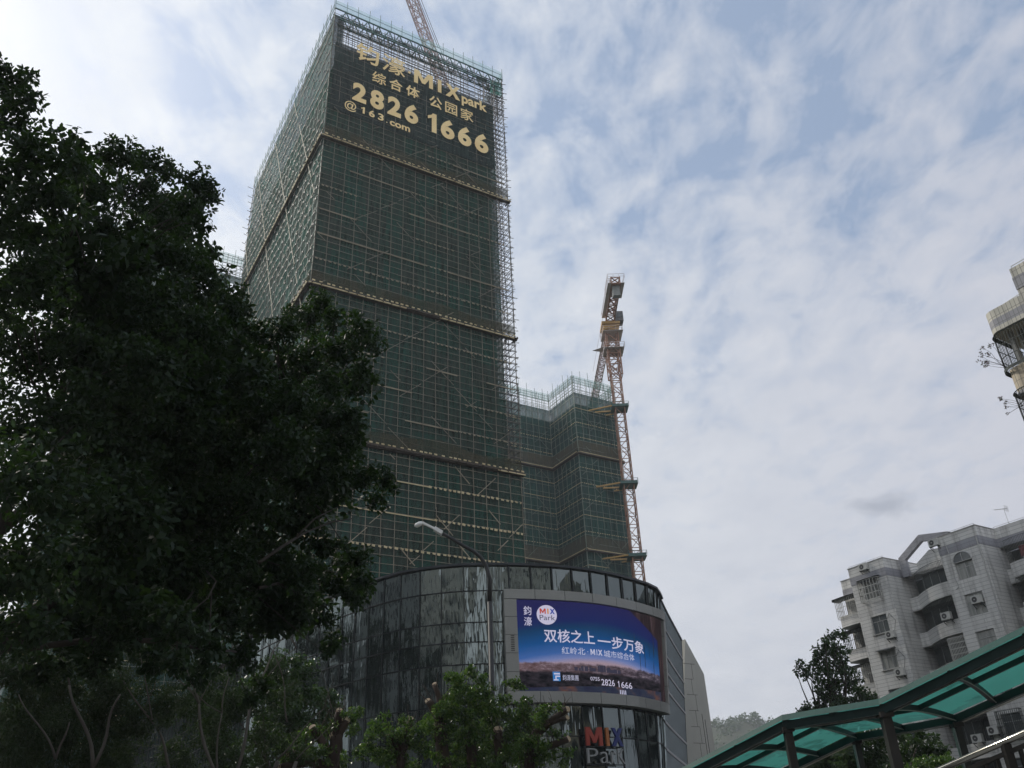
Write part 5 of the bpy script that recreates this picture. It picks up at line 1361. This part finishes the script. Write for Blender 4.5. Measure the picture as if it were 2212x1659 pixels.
tree(rt2, 'smaller feathery tree with few thin stems under the big ficus', [(40,1470,60),(130,1450,60),(210,1470,55),(30,1580,70),(120,1600,70),(220,1560,55),(100,1500,60),(20,1650,60),(170,1650,60),(70,1540,60),(10,1430,50)], 26.5, .10, .65, m_leaf_b, m_bark_lt, S, 33, aspect=.28, nclump=30)
rt3 = at(620, 1800, 38); rt3.z = 0
tree(rt3, 'mid green bushy tree touching the podium glass, beside the sawn ficus trunks', [(600,1440,42),(650,1450,40),(620,1500,50),(680,1500,42),(650,1560,60),(580,1560,60),(700,1560,40),(720,1520,26),(640,1620,60),(560,1640,60),(480,1600,50),(490,1520,40),(560,1490,40)], 38, .14, 1.0, leaf_mat('mid_green_leaves', (.02, .045, .018), (.032, .065, .024), (.045, .08, .03)), m_bark, [], 35)

# --- pollarded ficus trees below the podium
def stump(root, segs, mb, cut):
    for (x0, y0, x1, y1, D, r0, r1) in segs:
        a, b = at(x0, y0, D)-root, at(x1, y1, D)-root; r0, r1 = r0*.72, r1*.8; pts = limb(mb, a, b, r0, r1, .05, int(x1), 10)
        d = (pts[-1]-pts[-2]).normalized(); d = (d*.6+((CAM-root)-b).normalized()*.8+Vector((0, 0, .25))).normalized(); cut.tube([b-d*.03, b+d*.05], [r1*1.02, r1*1.0], 12)
def pollard(px, D, lab, segs, blobs, seed, leaf=.10, cover=.85):
    root = at(px, 1800, D); root.z = 0; e = empty('pollarded_ficus', root); tag(e, lab, 'tree', None)
    mb, cut = MB(), MB(); stump(root, segs, mb, cut)
    low = min(segs, key=lambda s: -s[1]); f = at(low[0], low[1], D)-root; limb(mb, (0, 0, 0), f, .34, .22, .03, seed, 12)
    rnd = random.Random(seed); v0 = list(mb.v)
    mb.v = [tuple(Vector(p)+Vector((mnoise.noise(Vector(p)*5), mnoise.noise(Vector(p)*5+Vector((9, 2, 4))), 0))*.05) for p in v0]
    for i in range(60):                    # water shoots springing from the old wood
        p = Vector(v0[rnd.randrange(len(v0))])
        if p.z > 2.5: limb(mb, p, p+Vector((rnd.uniform(-.5, .5), rnd.uniform(-.5, .5), rnd.uniform(.3, 1.0))), .014, .005, .08, i, 4, 4)
    mb.build('trunk', m_bark_r, e, smooth=True); cut.build('cut_face', m_cut, e)
    leaves('foliage', px_blobs(blobs, D, root, .5, seed), leaf, cover, m_leaf_y, e, seed, .48, .34, 18, .1); return e
Z = lambda x, y: (575.9+x*.2976, 1399+y*.2976)       # coordinates read off an enlarged crop
def ZS(lst, D): return [(*Z(a, b), *Z(c, d), D, r0, r1) for a, b, c, d, r0, r1 in lst]
def ZB(lst): return [(*Z(x, y), r*.2976) for x, y, r in lst]
pollard(735, 30, 'pollarded ficus with two upright sawn stubs and sparse leaf tufts',
  ZS([(480,874,500,640,.28,.24),(500,700,575,530,.20,.17),(490,700,528,460,.17,.13),(470,790,335,585,.20,.15),(440,860,170,770,.24,.17),(300,840,90,870,.16,.12)], 30),
  ZB([(480,560,40),(560,480,30),(420,760,80),(540,800,80),(160,800,60),(690,760,60),(640,480,60),(690,450,35),(600,520,50),(350,600,60),(300,620,50),(420,620,45),(240,720,80),(130,710,60),(320,740,55),(80,740,35),(200,840,50),(640,590,45),(520,520,30),(600,620,30)]), 41)
pollard(885, 31, 'low leafy pollarded ficus with a single short pale stub',
  ZS([(960,900,1000,720,.2,.16),(1000,740,1045,520,.16,.12),(980,760,880,640,.13,.08)], 31),
  ZB([(960,820,90),(740,720,60),(820,760,70),(1140,720,70),(850,560,80),(780,590,60),(1000,540,50),(1040,520,30),(920,640,90),(760,640,50),(1020,640,80),(880,760,70),(1120,600,60),(860,840,60),(1150,560,50),(1060,700,50)]), 42)
pollard(985, 32, 'tallest leafy pollarded ficus with two pale saw cuts beside the lamp post',
  ZS([(1300,900,1260,560,.34,.26),(1260,580,1222,270,.17,.11),(1255,520,1172,390,.16,.13),(1500,900,1480,560,.3,.2),(1700,900,1680,600,.26,.2)], 32),
  ZB([(1390,250,75),(1500,200,60),(1480,150,38),(1340,220,50),(1560,250,60),(1380,350,90),(1500,340,90),(1600,330,60),(1250,460,70),(1340,480,100),(1480,480,110),(1620,440,100),(1720,380,60),(1200,560,90),(1320,620,100),(1500,620,120),(1660,560,110),(1780,500,90),(1880,480,70),(1860,400,60),(1900,600,80),(1780,640,90),(1240,680,60),(1800,260,50),(1750,250,35),(1850,280,35),(1220,780,50),(1280,820,50),(1080,860,50),(1420,760,90),(1600,760,100),(1760,760,90),(1340,860,80),(1500,860,90),(1680,860,90),(1840,840,70)]), 43, .10, 1.1)
pollard(1165, 31, 'pollarded ficus with bare limbs reaching below the video screen',
  ZS([(1900,900,1960,620,.28,.2),(1950,640,2180,450,.18,.13),(2050,550,2180,510,.12,.09),(1940,760,2185,665,.18,.13),(1900,700,2040,540,.2,.16)], 31),
  ZB([(2060,600,45),(2180,760,50),(2140,850,50),(2010,450,50),(2050,440,40),(2120,420,35),(1960,540,60),(1900,700,80),(1980,720,80),(1840,740,70),(2100,720,50),(2050,800,60),(2120,640,30),(1960,830,60),(2180,620,25),(2000,500,35)]), 44, .10, .8)
# clipped shrubs along the kerb beneath
for k, (x, lab) in enumerate(((1090, 'dark shrub at the bottom edge, second pollard from the left above it'),)): pass

# --- tree beside the flats, shrubs under the canopy
rt4 = at(1800, 1800, 58); rt4.z = 0
Y = lambda x, y: (1453.9+x*.3428, 1316.8+y*.3428)
def YB(lst): return [(*Y(x, y), r*.3428) for x, y, r in lst]
tree(rt4, 'tall dark camphor tree beside the caged balconies of the grey flats', YB([(1060,160,40),(1000,170,42),(960,200,40),(1000,250,70),(1080,260,40),(930,250,45),(910,300,40),(1040,330,70),(960,340,60),(880,350,40),(800,350,35),(830,400,40),(780,400,22),(1000,430,80),(1090,400,60),(920,430,55),(1120,470,70),(1020,530,90),(1180,520,50),(940,520,50),(1140,580,80),(1230,560,50),(1040,620,90),(930,610,60),(850,620,40),(820,650,40),(1240,620,60),(1000,700,80),(900,680,60),(1160,680,80),(1280,560,20)]), 58, .20, .95, m_leaf_d, m_bark, [], 51, nclump=26, tr=.24)
rt5 = at(1745, 1850, 44); rt5.z = 0
tree(rt5, 'dark round tree seen beneath the lower part of the green canopy', [(1755,1610,35),(1800,1600,40),(1850,1600,36),(1880,1640,40),(1780,1650,50),(1840,1655,50),(1900,1600,28),(1740,1650,40),(1900,1660,40),(1820,1620,40)], 42, .16, 1.1, m_leaf_d, m_bark, [], 53, tr=.16)
rt6 = at(1975, 1850, 37); rt6.z = 0
tree(rt6, 'small dark leafy tree between canopy posts, in front of the flats', [(1960,1590,22),(1990,1590,24),(1965,1625,34),(2010,1620,28),(1955,1655,30),(1930,1580,16),(2030,1625,14)], 37, .14, 1.1, m_leaf_d, m_bark, [], 54, tr=.12)
rt7 = at(2010, 1850, 33); rt7.z = 0
tree(rt7, 'bright green clipped shrub below the green canopy', [(1990,1655,18),(2020,1645,20),(2050,1645,18),(2035,1665,24),(1965,1668,16),(2070,1665,14)], 33, .08, 1.1, m_leaf_y, m_bark, [], 55, cat='shrub', name='garden_shrub', tr=.06, jit=.3)

# --- bougainvillea spilling from the balcony cages
m_boug = leaf_mat('bougainvillea', (.20, .04, .12), (.10, .05, .05), (.05, .09, .03), .6)
for (lst, lab, z0) in (([(2128,780,7),(2120,768,4),(2122,752,4),(2135,765,5),(2140,745,5),(2130,790,4),(2118,760,2.5),(2112,780,2)], 'bougainvillea sprays hanging out of the upper corner balcony cage', 0),
                  ([(2165,862,4),(2160,858,3),(2172,870,4),(2174,880,4),(2176,893,3)], 'small plant poking out of the lower corner balcony cage', 1)):
    c = at(lst[0][0]+46, lst[0][1]+14, 42.3); e = empty('balcony_plant', c); tag(e, lab, 'potted plant')
    leaves('foliage', [(tuple(at(x, y, 41.3)-c), r*mpp(at(x, y, 41.3))) for x, y, r in lst], .07, .75, m_boug, e, 61+z0, .6, .5, 8, inner=False)
    mb = MB()
    for x, y, r in lst: limb(mb, (0, 0, 0), at(x, y, 41.3)-c, .012, .006, .1, int(x), 4, 5)
    mb.build('stem', m_bark, e)

# --- trees behind the viewer, mirrored in the podium
for i, (x, y, h, r, lab) in enumerate(((-50, 60, 22, 7, 'tenth'), (-54, 76, 22, 7, 'eleventh'), (-44, 30, 21, 6.5, 'seventh'), (-48, 46, 22, 6.5, 'twelfth'), (-46, 15, 22, 6.5, 'sixth'), (-40, 1, 22, 6.5, 'fifth'), (-30, -8, 21, 6, 'fourth'), (-19, -10, 20, 6, 'third'), (-8, -12, 22, 6, 'second'), (4, -11, 19, 5.5, 'first'), (17, -11, 16, 5, 'eighth'), (30, -9, 14, 5, 'ninth'))):
    e = empty('street_tree', (x, y, 0)); tag(e, 'street tree behind the viewer, %s of the row' % lab, 'tree', 'street trees behind the viewer')
    rnd = random.Random(i); bl = [((rnd.uniform(-r, r)*.7, rnd.uniform(-r, r)*.7, h+rnd.uniform(-9, 2)), rnd.uniform(1.6, 2.8)) for _ in range(18)]
    leaves('crown', bl, .55, .75, m_leaf, e, 70+i, .6, .35, 12); mb = MB(); limb(mb, (0, 0, 0), (0, 0, h-3), .35, .2, .02, i, 8)
    for j, (c, _) in enumerate(bl): limb(mb, (0, 0, h-4), c, .14, .04, .05, j, 5)
    mb.build('trunk', m_bark, e)

# ------------------------------------------------------------------ distant wooded hill
mb = MB(); n = 40; nn = 22
def hz(x, y):
    return max(0, 76*math.exp(-((x-178)/58)**2-((y-690)/110)**2)+50*math.exp(-((x-115)/48)**2-((y-700)/90)**2))-1
for i in range(n+1):
    for j in range(nn+1):
        x = -20+380*i/n; y = 480+420*j/nn; mb.v.append((x, y, hz(x, y)+mnoise.noise(Vector((x*.05, y*.05, 0)))*1.5))
for i in range(n):
    for j in range(nn): q = i*(nn+1)+j; mb.f.append((q, q+nn+1, q+nn+2, q+1))
tag(mb.build('hill', m_grass, None, smooth=True), kind='structure')
rnd = random.Random(77); bl = []
for i in range(420):
    x, y = rnd.uniform(70, 250), rnd.uniform(560, 720); z = hz(x, y)
    if z > 4: bl.append(((x, y, z+rnd.uniform(0, 4)), rnd.uniform(3, 6.5)))
w_ = leaves('hillside_trees', bl, 1.5, .35, m_leaf_h, None, 78, .7, .35, 10); tag(w_, kind='stuff')
# ------------------------------------------------------------------ the hazy city air
m, nt, out = new_mat('city_haze')
pv = N(nt, 'ShaderNodeVolumePrincipled', ins={'Color': (.93, .96, 1.0, 1), 'Density': .00042, 'Anisotropy': .15})
nt.links.new(pv.outputs[0], out.inputs['Volume'])
hb = MB(); hb.box(-400, 500, -200, 1000, -3.2, 122); hz_o = hb.build('haze', m); tag(hz_o, kind='stuff')
scene.cycles.volume_bounces = 0
